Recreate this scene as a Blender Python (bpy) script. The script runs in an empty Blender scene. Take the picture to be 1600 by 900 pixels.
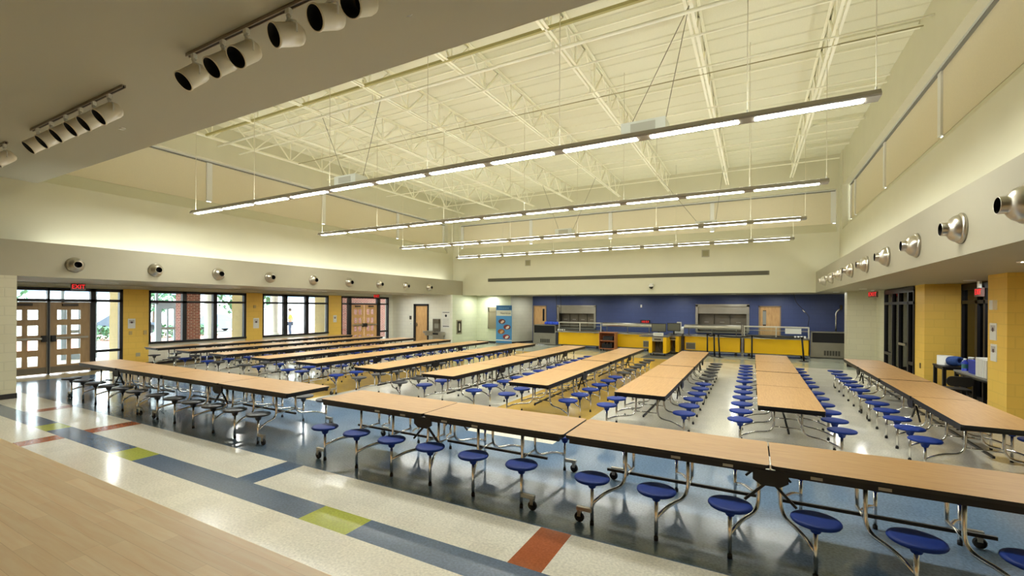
import bpy, bmesh, math, random
from mathutils import Vector, Matrix
random.seed(7)
SC = bpy.context.scene
COL = SC.collection
PI = math.pi

# ------------------------------------------------------------------ camera, world, exposure
YAW, ROLL, FPX = 0.49181, 0.00558, 702.86
cd = bpy.data.cameras.new('camera')
cam = bpy.data.objects.new('camera', cd)
COL.objects.link(cam)
fw = Vector((-math.sin(YAW), math.cos(YAW), 0)); rt = Vector((math.cos(YAW), math.sin(YAW), 0)); up = Vector((0, 0, 1))
r3 = rt * math.cos(ROLL) + up * math.sin(ROLL)
u3 = up * math.cos(ROLL) - rt * math.sin(ROLL)
M = Matrix((r3, u3, -fw)).transposed().to_4x4()
M.translation = Vector((0, 0, 2.05))
cam.matrix_world = M
cd.sensor_width = 36.0
cd.lens = FPX / 1600 * 36.0
cd.shift_y = 29.5 / 1600
cd.clip_start = 0.05; cd.clip_end = 300
SC.camera = cam

W = bpy.data.worlds.new('sky'); SC.world = W; W.use_nodes = True
bg = W.node_tree.nodes['Background']
bg.inputs['Color'].default_value = (0.86, 0.94, 1.0, 1); bg.inputs['Strength'].default_value = 7.0
SC.view_settings.view_transform = 'Standard'
SC.view_settings.look = 'None'
SC.view_settings.gamma = 1.0
SC.view_settings.use_curve_mapping = False
SC.view_settings.exposure = 0.92
L_DOWN, L_UP, L_COVE, L_SPOT = (76.0, 44.0, 24.0, 9.0), 13.0, 9.0, 240.0
SC.cycles.use_denoising = True
SC.cycles.max_bounces = 10
SC.cycles.diffuse_bounces = 6
SC.cycles.glossy_bounces = 4
SC.cycles.transmission_bounces = 6
SC.cycles.transparent_max_bounces = 12
SC.cycles.caustics_reflective = False
SC.cycles.caustics_refractive = False
SC.cycles.sample_clamp_indirect = 6.0

# ------------------------------------------------------------------ materials
def lin(c):
    return tuple(((v / 255) / 12.92 if v / 255 <= 0.04045 else ((v / 255 + 0.055) / 1.055) ** 2.4) for v in c)
MATS = {}
def nodes(m):
    return m.node_tree.nodes, m.node_tree.links
def mat(name, rgb, rough=0.6, metal=0.0, noise=None, spec=None, bump=None, srgb=True, coat=0):
    if name in MATS: return MATS[name]
    m = bpy.data.materials.new(name); m.use_nodes = True
    n, l = nodes(m); b = n['Principled BSDF']
    c = lin(rgb) if srgb else rgb
    b.inputs['Base Color'].default_value = (*c, 1)
    b.inputs['Roughness'].default_value = rough
    b.inputs['Metallic'].default_value = metal
    if spec is not None: b.inputs['Specular IOR Level'].default_value = spec
    if coat: b.inputs['Coat Weight'].default_value = coat
    if noise:
        sc, amt = noise
        tc = n.new('ShaderNodeTexCoord'); t = n.new('ShaderNodeTexNoise'); t.inputs['Scale'].default_value = sc; t.inputs['Detail'].default_value = 4
        l.new(tc.outputs['Object'], t.inputs['Vector'])
        r = n.new('ShaderNodeMapRange'); r.inputs[1].default_value = 0.3; r.inputs[2].default_value = 0.7
        r.inputs[3].default_value = 1 - amt; r.inputs[4].default_value = 1 + amt
        l.new(t.outputs['Fac'], r.inputs[0])
        mx = n.new('ShaderNodeVectorMath'); mx.operation = 'SCALE'; mx.inputs[0].default_value = c
        l.new(r.outputs[0], mx.inputs['Scale']); l.new(mx.outputs[0], b.inputs['Base Color'])
        if bump:
            bp = n.new('ShaderNodeBump'); bp.inputs['Strength'].default_value = bump; bp.inputs['Distance'].default_value = 0.004
            l.new(t.outputs['Fac'], bp.inputs['Height']); l.new(bp.outputs[0], b.inputs['Normal'])
    MATS[name] = m
    return m
def emit(name, rgb, strength):
    if name in MATS: return MATS[name]
    m = bpy.data.materials.new(name); m.use_nodes = True
    n, l = nodes(m); n.remove(n['Principled BSDF'])
    e = n.new('ShaderNodeEmission'); e.inputs[0].default_value = (*rgb, 1); e.inputs[1].default_value = strength
    l.new(e.outputs[0], n['Material Output'].inputs[0]); MATS[name] = m
    return m
def block(name, rgb, bw=0.4, bh=0.2, mortar=0.012, mort=0.91, rough=0.45, bump=0.35, rgb2=None, mrgb=None):
    """masonry: blocks laid along (x+y, z) of the place"""
    if name in MATS: return MATS[name]
    m = bpy.data.materials.new(name); m.use_nodes = True
    n, l = nodes(m); b = n['Principled BSDF']; b.inputs['Roughness'].default_value = rough
    g = n.new('ShaderNodeNewGeometry'); s = n.new('ShaderNodeSeparateXYZ'); l.new(g.outputs['Position'], s.inputs[0])
    a = n.new('ShaderNodeMath'); a.operation = 'ADD'; l.new(s.outputs[0], a.inputs[0]); l.new(s.outputs[1], a.inputs[1])
    cb = n.new('ShaderNodeCombineXYZ'); l.new(a.outputs[0], cb.inputs[0]); l.new(s.outputs[2], cb.inputs[1])
    t = n.new('ShaderNodeTexBrick'); l.new(cb.outputs[0], t.inputs['Vector'])
    c = lin(rgb); c2 = lin(rgb2) if rgb2 else tuple(v * 0.96 for v in c)
    t.inputs['Color1'].default_value = (*c, 1); t.inputs['Color2'].default_value = (*c2, 1)
    mc = lin(mrgb) if mrgb else tuple(v * mort for v in c)
    t.inputs['Mortar'].default_value = (*mc, 1)
    t.inputs['Scale'].default_value = 1.0; t.inputs['Mortar Size'].default_value = mortar
    t.inputs['Brick Width'].default_value = bw; t.inputs['Row Height'].default_value = bh; t.inputs['Mortar Smooth'].default_value = 0.2
    l.new(t.outputs['Color'], b.inputs['Base Color'])
    bp = n.new('ShaderNodeBump'); bp.invert = True; bp.inputs['Strength'].default_value = bump; bp.inputs['Distance'].default_value = 0.004
    l.new(t.outputs['Fac'], bp.inputs['Height']); l.new(bp.outputs[0], b.inputs['Normal'])
    MATS[name] = m
    return m
def vct(name, rgb, amt=0.10, rough=0.13):
    """polished vinyl tile: foot-square tiles with speckle and a slightly wavy wax coat"""
    if name in MATS: return MATS[name]
    m = bpy.data.materials.new(name); m.use_nodes = True
    n, l = nodes(m); b = n['Principled BSDF']; c = lin(rgb)
    g = n.new('ShaderNodeNewGeometry')
    t = n.new('ShaderNodeTexNoise'); t.inputs['Scale'].default_value = 45; t.inputs['Detail'].default_value = 3
    l.new(g.outputs['Position'], t.inputs['Vector'])
    t2 = n.new('ShaderNodeTexNoise'); t2.inputs['Scale'].default_value = 0.9; t2.inputs['Detail'].default_value = 2
    l.new(g.outputs['Position'], t2.inputs['Vector'])
    sn = n.new('ShaderNodeVectorMath'); sn.operation = 'SNAP'; sn.inputs[1].default_value = (0.305, 0.305, 10)
    l.new(g.outputs['Position'], sn.inputs[0])
    wn = n.new('ShaderNodeTexWhiteNoise'); l.new(sn.outputs[0], wn.inputs['Vector'])
    def mr(src, a, bb, lo=0.3, hi=0.7):
        r = n.new('ShaderNodeMapRange'); r.inputs[1].default_value = lo; r.inputs[2].default_value = hi
        r.inputs[3].default_value = a; r.inputs[4].default_value = bb; l.new(src, r.inputs[0]); return r.outputs[0]
    v = n.new('ShaderNodeMath'); v.operation = 'MULTIPLY'
    l.new(mr(t.outputs['Fac'], 1 - amt * 1.5, 1 + amt * 1.5), v.inputs[0]); l.new(mr(wn.outputs['Value'], 0.96, 1.04, 0, 1), v.inputs[1])
    mx = n.new('ShaderNodeVectorMath'); mx.operation = 'SCALE'; mx.inputs[0].default_value = c
    l.new(v.outputs[0], mx.inputs['Scale']); l.new(mx.outputs[0], b.inputs['Base Color'])
    l.new(mr(t2.outputs['Fac'], rough * 0.75, rough * 1.5), b.inputs['Roughness'])
    b.inputs['Specular IOR Level'].default_value = 0.6
    bp = n.new('ShaderNodeBump'); bp.inputs['Strength'].default_value = 0.10; bp.inputs['Distance'].default_value = 0.01
    t3 = n.new('ShaderNodeTexNoise'); t3.inputs['Scale'].default_value = 5; l.new(g.outputs['Position'], t3.inputs['Vector'])
    l.new(t3.outputs['Fac'], bp.inputs['Height']); l.new(bp.outputs[0], b.inputs['Normal'])
    MATS[name] = m
    return m
def wood(name, rgb, rgb2, scale=(1.2, 14, 14), rough=0.35, planks=None, coord='Object'):
    if name in MATS: return MATS[name]
    m = bpy.data.materials.new(name); m.use_nodes = True
    n, l = nodes(m); b = n['Principled BSDF']; b.inputs['Roughness'].default_value = rough
    if coord == 'Object':
        tc = n.new('ShaderNodeTexCoord'); src = tc.outputs['Object']
    else:
        tc = n.new('ShaderNodeNewGeometry'); src = tc.outputs['Position']
    mp = n.new('ShaderNodeMapping'); mp.inputs['Scale'].default_value = scale; l.new(src, mp.inputs[0])
    t = n.new('ShaderNodeTexNoise'); t.inputs['Scale'].default_value = 2.2; t.inputs['Detail'].default_value = 6; t.inputs['Distortion'].default_value = 0.6
    l.new(mp.outputs[0], t.inputs['Vector'])
    r = n.new('ShaderNodeMix'); r.data_type = 'RGBA'
    r.inputs[6].default_value = (*lin(rgb), 1); r.inputs[7].default_value = (*lin(rgb2), 1)
    mr = n.new('ShaderNodeMapRange'); mr.inputs[1].default_value = 0.35; mr.inputs[2].default_value = 0.68; l.new(t.outputs['Fac'], mr.inputs[0])
    l.new(mr.outputs[0], r.inputs[0]); out = r.outputs[2]
    if planks:
        br = n.new('ShaderNodeTexBrick'); l.new(src, br.inputs['Vector'])
        br.inputs['Color1'].default_value = (1, 1, 1, 1); br.inputs['Color2'].default_value = (0.90, 0.87, 0.83, 1); br.inputs['Mortar'].default_value = (0.78, 0.72, 0.64, 1)
        br.inputs['Scale'].default_value = 1; br.inputs['Brick Width'].default_value = planks[0]; br.inputs['Row Height'].default_value = planks[1]
        br.inputs['Mortar Size'].default_value = 0.0012; br.offset_frequency = 2; br.offset = 0.37; br.squash_frequency = 3; br.squash = 0.7
        mm = n.new('ShaderNodeMix'); mm.data_type = 'RGBA'; mm.blend_type = 'MULTIPLY'; mm.inputs[0].default_value = 1
        l.new(out, mm.inputs[6]); l.new(br.outputs['Color'], mm.inputs[7]); out = mm.outputs[2]
    l.new(out, b.inputs['Base Color'])
    MATS[name] = m
    return m
def glass(name='clear_glass', tint=(0.93, 0.97, 0.97), fac=0.07):
    if name in MATS: return MATS[name]
    m = bpy.data.materials.new(name); m.use_nodes = True
    n, l = nodes(m); n.remove(n['Principled BSDF'])
    a = n.new('ShaderNodeBsdfTransparent'); a.inputs[0].default_value = (*tint, 1)
    g = n.new('ShaderNodeBsdfGlossy'); g.inputs['Roughness'].default_value = 0.02
    mx = n.new('ShaderNodeMixShader'); fr = n.new('ShaderNodeFresnel'); fr.inputs[0].default_value = 1.35
    l.new(fr.outputs[0], mx.inputs[0]); l.new(a.outputs[0], mx.inputs[1]); l.new(g.outputs[0], mx.inputs[2])
    l.new(mx.outputs[0], n['Material Output'].inputs[0]); MATS[name] = m
    return m

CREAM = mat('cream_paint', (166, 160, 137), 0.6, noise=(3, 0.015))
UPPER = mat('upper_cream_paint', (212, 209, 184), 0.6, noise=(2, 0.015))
STAGEP = mat('stage_ceiling_paint', (184, 183, 168), 0.65)
CMU = block('cream_block', (205, 200, 172))
CMUW = block('white_block', (230, 228, 214))
CMUG = block('green_white_block', (206, 211, 182))
CMUY = block('yellow_block', (240, 200, 92), mort=0.92, bump=0.3)
CMUB = block('blue_block', (66, 80, 128), mort=0.9)
BRICK = block('red_brick', (150, 72, 58), 0.22, 0.072, 0.009, rgb2=(120, 54, 46), mrgb=(190, 165, 150), rough=0.8)
BLACKF = mat('black_frame', (28, 28, 32), 0.4, 0.2)
BASEB = mat('black_rubber_base', (30, 26, 26), 0.5)
DECK = mat('cream_deck', (224, 222, 197), 0.7, noise=(60, 0.03))
STEEL = mat('cream_painted_steel', (246, 244, 224), 0.5)
RAIL = mat('light_grey_rail', (206, 208, 202), 0.4)
SHADE = mat('beige_roller_shade', (224, 215, 188), 0.8, noise=(40, 0.02))
WHITE = mat('white_metal', (228, 228, 222), 0.4)
GREYA = mat('grey_aluminium', (150, 144, 132), 0.4, 0.3)
CHROME = mat('chrome_steel', (226, 225, 222), 0.24, 1.0)
SPUN = mat('spun_steel', (196, 190, 176), 0.3, 1.0, noise=(8, 0.05))
STAIN = mat('stainless_steel', (176, 172, 160), 0.32, 0.9, noise=(3, 0.06))
STAIND = mat('dull_stainless', (120, 112, 98), 0.4, 0.7, noise=(2, 0.12))
BLACK = mat('black_plastic', (20, 20, 22), 0.45)
BLACKM = mat('black_steel', (24, 22, 22), 0.4, 0.3)
RUBBER = mat('black_rubber', (22, 22, 22), 0.7)
BLUES = mat('blue_seat_plastic', (20, 48, 126), 0.5, noise=(20, 0.04), spec=.18)
BLACKS = mat('charcoal_seat_plastic', (44, 44, 48), 0.4)
TABLE = wood('light_oak_laminate', (186, 146, 90), (172, 130, 76), (2.0, 26, 26), 0.42)
MAPLE = wood('maple_planks', (252, 228, 188), (246, 213, 168), (1.2, 14, 14), 0.38, planks=(0.9, 0.075), coord='Geo')
BIRCH = wood('birch_door', (214, 172, 116), (196, 150, 96), (10, 10, 1.5), 0.4)
TAN = wood('tan_door', (172, 142, 102), (158, 128, 90), (10, 10, 1.5), 0.4)
GLASS = glass()
YELLOWP = mat('yellow_panel', (246, 194, 12), 0.35)
CARTW = wood('cart_cherry_laminate', (186, 118, 70), (168, 100, 58), (6, 6, 6), 0.4)
PAPER = mat('white_paper', (226, 226, 220), 0.7)
RED = emit('red_sign_light', (1.0, 0.03, 0.03), 0.75)
LENS = [emit('pendant_lens_%d' % k, (0.98, 1.0, 0.95), v) for k, v in enumerate(L_DOWN)]
LENSU = emit('pendant_uplens', (0.98, 1.0, 0.93), L_UP)
COVE = emit('cove_strip', (0.98, 1.0, 0.93), L_COVE)
DLENS = emit('downlight_lens', (0.98, 1.0, 0.94), L_SPOT)

# ------------------------------------------------------------------ mesh builder
class MB:
    def __init__(s): s.v = []; s.f = []; s.m = []; s.sm = []; s.cur = 0
    def mi(s, i): s.cur = i; return s
    def face(s, idx, smooth=False): s.f.append(idx); s.m.append(s.cur); s.sm.append(smooth)
    def box(s, x0, x1, y0, y1, z0, z1):
        return s.obox(((x0 + x1) / 2, (y0 + y1) / 2, (z0 + z1) / 2), (abs(x1 - x0) / 2, abs(y1 - y0) / 2, abs(z1 - z0) / 2))
    def obox(s, c, h, ax=None):
        ax = ax or (Vector((1, 0, 0)), Vector((0, 1, 0)), Vector((0, 0, 1))); c = Vector(c); b = len(s.v)
        for k in range(8):
            sg = (1 if k & 1 else -1, 1 if k & 2 else -1, 1 if k & 4 else -1)
            s.v.append(c + ax[0] * h[0] * sg[0] + ax[1] * h[1] * sg[1] + ax[2] * h[2] * sg[2])
        for q in ((0, 2, 3, 1), (4, 5, 7, 6), (0, 1, 5, 4), (2, 6, 7, 3), (0, 4, 6, 2), (1, 3, 7, 5)): s.face([b + i for i in q])
        return s
    def bar(s, a, b, w, h=None):
        a = Vector(a); b = Vector(b); d = (b - a); L = d.length; d.normalize()
        u = Vector((0, 0, 1)) if abs(d.z) < 0.9 else Vector((1, 0, 0))
        x = d.cross(u).normalized(); y = x.cross(d).normalized()
        return s.obox((a + b) / 2, (L / 2, w / 2, (h or w) / 2), (d, x, y))
    def tube(s, path, r, n=8, caps=True):
        P = [Vector(p) for p in path]; b0 = len(s.v); fr = None
        for i, p in enumerate(P):
            d = (P[min(i + 1, len(P) - 1)] - P[max(i - 1, 0)]).normalized()
            if fr is None:
                u = Vector((0, 0, 1)) if abs(d.z) < 0.9 else Vector((1, 0, 0)); fr = d.cross(u).normalized()
            else:
                fr = (fr - d * fr.dot(d)).normalized()
            w = d.cross(fr); rr = r[i] if isinstance(r, (list, tuple)) else r
            for k in range(n):
                a = 2 * PI * k / n; s.v.append(p + fr * math.cos(a) * rr + w * math.sin(a) * rr)
        for i in range(len(P) - 1):
            for k in range(n):
                a = b0 + i * n + k; c = b0 + i * n + (k + 1) % n; s.face([a, c, c + n, a + n], True)
        if caps:
            s.face([b0 + k for k in range(n)][::-1]); s.face([b0 + (len(P) - 1) * n + k for k in range(n)])
        return s
    def lathe(s, prof, n=20, o=(0, 0, 0), ax=None, smooth=True):
        """prof of (radius, height); ax = (x, y, z) axes"""
        ax = ax or (Vector((1, 0, 0)), Vector((0, 1, 0)), Vector((0, 0, 1))); o = Vector(o); b = len(s.v); rings = []
        for r, z in prof:
            if r < 1e-6: rings.append([len(s.v)]); s.v.append(o + ax[2] * z)
            else:
                rings.append(list(range(len(s.v), len(s.v) + n)))
                for k in range(n):
                    a = 2 * PI * k / n; s.v.append(o + ax[0] * r * math.cos(a) + ax[1] * r * math.sin(a) + ax[2] * z)
        for A, B in zip(rings, rings[1:]):
            for k in range(n):
                k2 = (k + 1) % n
                if len(A) == 1 and len(B) == 1: continue
                if len(A) == 1: s.face([A[0], B[k2], B[k]][::-1], smooth)
                elif len(B) == 1: s.face([A[k], A[k2], B[0]], smooth)
                else: s.face([A[k], A[k2], B[k2], B[k]], smooth)
        return s
    def prism(s, poly, z0, z1, ax=None, o=(0, 0, 0), top=None, side=None):
        ax = ax or (Vector((1, 0, 0)), Vector((0, 1, 0)), Vector((0, 0, 1))); o = Vector(o); b = len(s.v); n = len(poly); c0 = s.cur
        for z in (z0, z1):
            for x, y in poly: s.v.append(o + ax[0] * x + ax[1] * y + ax[2] * z)
        if side is not None: s.cur = side
        s.face([b + i for i in range(n)][::-1])
        for i in range(n): s.face([b + i, b + (i + 1) % n, b + n + (i + 1) % n, b + n + i])
        if top is not None: s.cur = top
        s.face([b + n + i for i in range(n)]); s.cur = c0
        return s
    def quad(s, *p):
        b = len(s.v); s.v += [Vector(q) for q in p]; s.face(list(range(b, b + len(p)))); return s
    def mesh(s, name, mats):
        me = bpy.data.meshes.new(name); me.from_pydata([tuple(v) for v in s.v], [], s.f)
        for m in (mats if isinstance(mats, (list, tuple)) else [mats]): me.materials.append(m)
        me.polygons.foreach_set('material_index', s.m); me.polygons.foreach_set('use_smooth', s.sm); me.update()
        return me
    def build(s, name, mats, parent=None, loc=None, label=None):
        return put(s.mesh(name, mats), name, parent, loc, label)
def put(me, name, parent=None, loc=None, label=None):
    o = bpy.data.objects.new(name, me); COL.objects.link(o)
    if parent: o.parent = parent
    if loc: o.location = loc
    if label: o['label'] = label
    return o
def thing(name, label, cat, loc=(0, 0, 0), rz=0.0, group=None):
    o = bpy.data.objects.new(name, None); COL.objects.link(o); o.location = loc; o.rotation_euler = (0, 0, rz); o.empty_display_size = 0.1
    return tag(o, label, cat, group)
def tag(o, label, cat, group=None):
    o['label'] = label; o['category'] = cat
    if group: o['group'] = group
    return o
def struct(o, label=None, cat=None):
    o['kind'] = 'structure'
    if label: o['label'] = label
    if cat: o['category'] = cat
    return o
def frame_axes(z, x=None):
    z = Vector(z).normalized(); x = Vector(x) if x else (Vector((0, 0, 1)) if abs(z.z) < 0.9 else Vector((1, 0, 0)))
    x = (x - z * x.dot(z)).normalized(); return (x, z.cross(x), z)
def fillet(pts, rad, n=5):
    P = [Vector(p) for p in pts]; out = [P[0]]
    for i in range(1, len(P) - 1):
        a = (P[i - 1] - P[i]); b = (P[i + 1] - P[i]); r = min(rad, a.length * 0.49, b.length * 0.49)
        p0 = P[i] + a.normalized() * r; p2 = P[i] + b.normalized() * r
        for k in range(n + 1):
            t = k / n; out.append(p0 * (1 - t) ** 2 + P[i] * 2 * t * (1 - t) + p2 * t * t)
    out.append(P[-1]); return out
def rrect(w, h, r, n=5, cx=0, cy=0):
    out = []
    for sx, sy, a0 in ((1, 1, 0), (-1, 1, PI / 2), (-1, -1, PI), (1, -1, 1.5 * PI)):
        for k in range(n + 1):
            a = a0 + PI / 2 * k / n; out.append((cx + sx * (w / 2 - r) + r * math.cos(a), cy + sy * (h / 2 - r) + r * math.sin(a)))
    return out
def text(body, size, loc, rot, m, parent, name='lettering', align='CENTER', ext=0.002, sx=1.0):
    c = bpy.data.curves.new(name, 'FONT'); c.body = body; c.size = size; c.align_x = align; c.align_y = 'CENTER'; c.extrude = ext
    c.materials.append(m); f = bpy.data.objects.new(name + '_type', c); COL.objects.link(f)
    bpy.context.view_layer.update()
    me = bpy.data.meshes.new_from_object(f.evaluated_get(bpy.context.evaluated_depsgraph_get()))
    bpy.data.objects.remove(f); bpy.data.curves.remove(c)
    for v in me.vertices: v.co.x *= sx
    o = put(me, name, parent, loc); o.rotation_euler = rot
    return o
def holes(mb, axis, p0, p1, u0, u1, z0, z1, hs):
    """a wall slab with rectangular openings; axis 'x': slab between x=p0..p1 running along y; 'y': along x"""
    us = sorted({u0, u1, *[h[0] for h in hs], *[h[1] for h in hs]}); zs = sorted({z0, z1, *[h[2] for h in hs], *[h[3] for h in hs]})
    for a, b in zip(us, us[1:]):
        for c, d in zip(zs, zs[1:]):
            um, zm = (a + b) / 2, (c + d) / 2
            if any(h[0] < um < h[1] and h[2] < zm < h[3] for h in hs): continue
            if axis == 'x': mb.box(p0, p1, a, b, c, d)
            else: mb.box(a, b, p0, p1, c, d)
    return mb
ORD = ['first', 'second', 'third', 'fourth', 'fifth', 'sixth', 'seventh', 'eighth', 'ninth', 'tenth', 'eleventh', 'twelfth']

# ------------------------------------------------------------------ the room shell
# floor: one slab, its tile fields as materials
VW = vct('pale_vinyl_tile', (226, 222, 206)); VB = vct('slate_blue_vinyl_tile', (100, 122, 146), 0.14); VY = vct('gold_vinyl_tile', (214, 176, 84))
VO = vct('rust_vinyl_tile', (166, 92, 52)); VG = vct('lime_vinyl_tile', (168, 176, 72)); VT = vct('grey_green_tile', (176, 182, 166), 0.05)
VE = vct('beige_vinyl_tile', (200, 178, 128)); VBD = vct('dark_blue_vinyl_tile', (84, 104, 130), 0.14)
XS = sorted({-18.3, -17.0, -13.6, -12.25, -11.95, -10.9, -10.6, -10.05, -9.62, -9.28, -8.6, -7.8, -7.18, -5.39, -5.07, -4.6, -4.2, -3.85, -3.21, -2.63, -1.73, -1.43, 0.4, 1.0, 2.2, 2.5, 5.8})
YS = sorted({-6.3, 1.2, 2.2, 2.85, 3.17, 3.83, 6.22, 6.55, 18.6, 24.0})
def tile(x, y):
    if x < -17.0 and y < 18.6: return 6
    if y > 18.6: return 5
    if 2.85 < y < 3.17:
        for a, b in ((-10.9, -10.6), (-10.6, -10.05), (-7.8, -7.18), (-3.85, -3.21), (0.4, 1.0)):
            if a < x < b: return 4 if (a, b) != (-10.9, -10.6) else 7
        return 7
    if 3.17 < y < 3.83:
        for a, b in ((-12.25, -11.95), (-9.62, -9.28), (-1.73, -1.43), (2.2, 2.5)):
            if a < x < b: return 3
        return 7 if -5.39 < x < -5.07 else 0
    if y < 2.85: return 3 if (-9.62 < x < -9.28 and y > 1.2) else 0
    if 3.83 < y < 6.22: return 1
    if 6.22 < y < 6.55: return 0 if -4.2 < x < -2.63 else 1
    if -4.6 < x < -2.63 or -10.6 < x < -8.6: return 2
    return 0
fb = MB(); vid = {}
for y in YS:
    for x in XS: vid[x, y] = len(fb.v); fb.v.append(Vector((x, y, 0)))
for x0, x1 in zip(XS, XS[1:]):
    for y0, y1 in zip(YS, YS[1:]):
        fb.mi(tile((x0 + x1) / 2, (y0 + y1) / 2)).face([vid[x0, y0], vid[x1, y0], vid[x1, y1], vid[x0, y1]])
b = len(fb.v); fb.mi(0)
xa, xb, ya, yb = XS[0], XS[-1], YS[0], YS[-1]
fb.box(xa, xb, ya, yb, -0.2, -0.004)
struct(fb.build('floor', [VW, VB, VY, VO, VG, VT, VE, VBD]))

ZS, ZB = 2.67, 3.45                       # soffit height, top of the bulkheads
XL, XR, YB = -14.16, 2.12, 20.65          # bulkhead faces
UL, UR = -14.82, 2.85                     # upper walls
def deckz(y): return 7.87 + 0.014 * (y - YB)
# ceiling deck with ribs
db = MB(); prof = []
y = 3.7
while y < 21.2:
    z = deckz(y); prof += [(y, z), (y + 0.53, z), (y + 0.545, z + 0.03), (y + 0.59, z + 0.03)]; y += 0.61
for i in range(len(prof) - 1):
    (a, za), (c, zc) = prof[i], prof[i + 1]; db.quad((UL - 0.4, a, za), (UL - 0.4, c, zc), (UR + 0.4, c, zc), (UR + 0.4, a, za))
db.box(UL - 0.4, UR + 0.4, 3.7, 21.2, 8.25, 8.35)
struct(db.build('ceiling', DECK))
# bulkheads, soffits, cove ledges
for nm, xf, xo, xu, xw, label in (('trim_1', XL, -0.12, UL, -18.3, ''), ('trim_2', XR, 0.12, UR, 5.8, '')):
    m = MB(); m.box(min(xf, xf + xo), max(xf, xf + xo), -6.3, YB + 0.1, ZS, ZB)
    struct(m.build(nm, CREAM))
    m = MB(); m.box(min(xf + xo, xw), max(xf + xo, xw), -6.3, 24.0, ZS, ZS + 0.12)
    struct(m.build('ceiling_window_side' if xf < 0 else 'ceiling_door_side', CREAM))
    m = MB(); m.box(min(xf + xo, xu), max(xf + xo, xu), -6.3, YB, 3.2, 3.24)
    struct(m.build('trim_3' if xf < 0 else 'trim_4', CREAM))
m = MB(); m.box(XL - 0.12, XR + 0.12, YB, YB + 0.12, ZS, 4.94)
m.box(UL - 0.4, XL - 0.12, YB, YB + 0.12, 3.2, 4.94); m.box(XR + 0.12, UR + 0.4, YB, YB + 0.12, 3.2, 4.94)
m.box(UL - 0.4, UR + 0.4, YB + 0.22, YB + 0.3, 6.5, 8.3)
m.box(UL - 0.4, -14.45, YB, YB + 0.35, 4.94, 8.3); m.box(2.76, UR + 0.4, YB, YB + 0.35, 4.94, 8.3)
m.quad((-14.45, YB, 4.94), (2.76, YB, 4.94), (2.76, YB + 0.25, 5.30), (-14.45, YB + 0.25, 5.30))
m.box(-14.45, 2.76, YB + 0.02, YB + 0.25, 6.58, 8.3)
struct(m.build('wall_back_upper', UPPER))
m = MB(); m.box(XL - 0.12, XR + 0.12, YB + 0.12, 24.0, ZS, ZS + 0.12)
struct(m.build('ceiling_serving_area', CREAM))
for s, xu, nm in ((-1, UL, 'wall_left_upper'), (1, UR, 'wall_right_upper')):
    m = MB(); xo = xu + s * 0.12; xr = xu + s * 0.28; y0, y1 = 3.9, 20.15
    m.box(min(xu, xo), max(xu, xo), -6.3, YB, 3.2, 4.94)
    m.box(min(xu, xr + s * .1), max(xu, xr + s * .1), y1, YB + 0.1, 4.94, 8.3)
    m.box(min(xu, xr + s * .1), max(xu, xr + s * .1), -6.3, y0, 4.94, 8.3)
    m.quad((xu, y0, 4.94), (xu, y1, 4.94), (xr, y1, 5.30), (xr, y0, 5.30))
    m.box(min(xu + s * 0.03, xr), max(xu + s * 0.03, xr), y0, y1, 6.58, 8.3)
    struct(m.build(nm, UPPER))
# clerestory windows under roller shades
def clerestory(nm, axis, pos, s, edges, z0=5.29, z1=6.56):
    r = MB()
    def bx(mb, u0, u1, d0, d1, a, b):
        p, q = pos + s * d0, pos + s * d1
        if axis == 'x': mb.box(min(p, q), max(p, q), u0, u1, a, b)
        else: mb.box(u0, u1, min(p, q), max(p, q), a, b)
    bx(r, edges[0], edges[-1], -0.06, 0.02, z1 - 0.02, z1 + 0.10)
    bx(r, edges[0], edges[-1], -0.10, -0.06, z1 + 0.04, z1 + 0.10)
    root = struct(r.build(nm, RAIL))
    d = MB(); bx(d, edges[0], edges[-1], -0.05, 0.0, z1 - 0.05, z1 - 0.02); d.build('shade_pocket', mat('grey_pocket', (120, 120, 112), .5), root)
    for u0, u1 in zip(edges, edges[1:]):
        q = MB(); bx(q, u0 + 0.07, u1 - 0.07, 0.0, 0.02, z0, z1); q.build('roller_shade', SHADE, root)
    for u in edges[1:-1] + [edges[0] + .06, edges[-1] - .06]:
        q = MB(); bx(q, u - 0.08, u + 0.08, -0.035, 0.025, z0 + 0.02, z1); q.build('mullion', WHITE, root)
clerestory('window_1', 'x', UL - 0.26, -1, [3.95, 7.95, 12.22, 16.45, 20.12])
clerestory('window_2', 'y', YB + 0.24, 1, [-14.42, -10.1, -5.95, -1.55, 2.74])
clerestory('window_3', 'x', UR + 0.26, 1, [3.95, 7.2, 11.28, 15.35, 19.3, 20.1])
# cove light strips (lamps of the room)
for k, (xa, xb, nm) in enumerate(((-14.62, -14.42, 'left'), (2.40, 2.60, 'right'))):
    t = thing('cove_light', 'linear cove lamp hidden on the ledge above the %s' % ('street-window bulkhead' if k == 0 else 'yellow-pilaster bulkhead'), 'cove light', ((xa + xb) / 2, 12, 3.24))
    m = MB(); m.box(-0.08, 0.08, -7.9, 7.9, 0, 0.03); m.build('housing', WHITE, t)
    m = MB(); m.box(-0.05, 0.05, -7.88, 7.88, 0.03, 0.035); m.build('lamp_strip', COVE, t)

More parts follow.
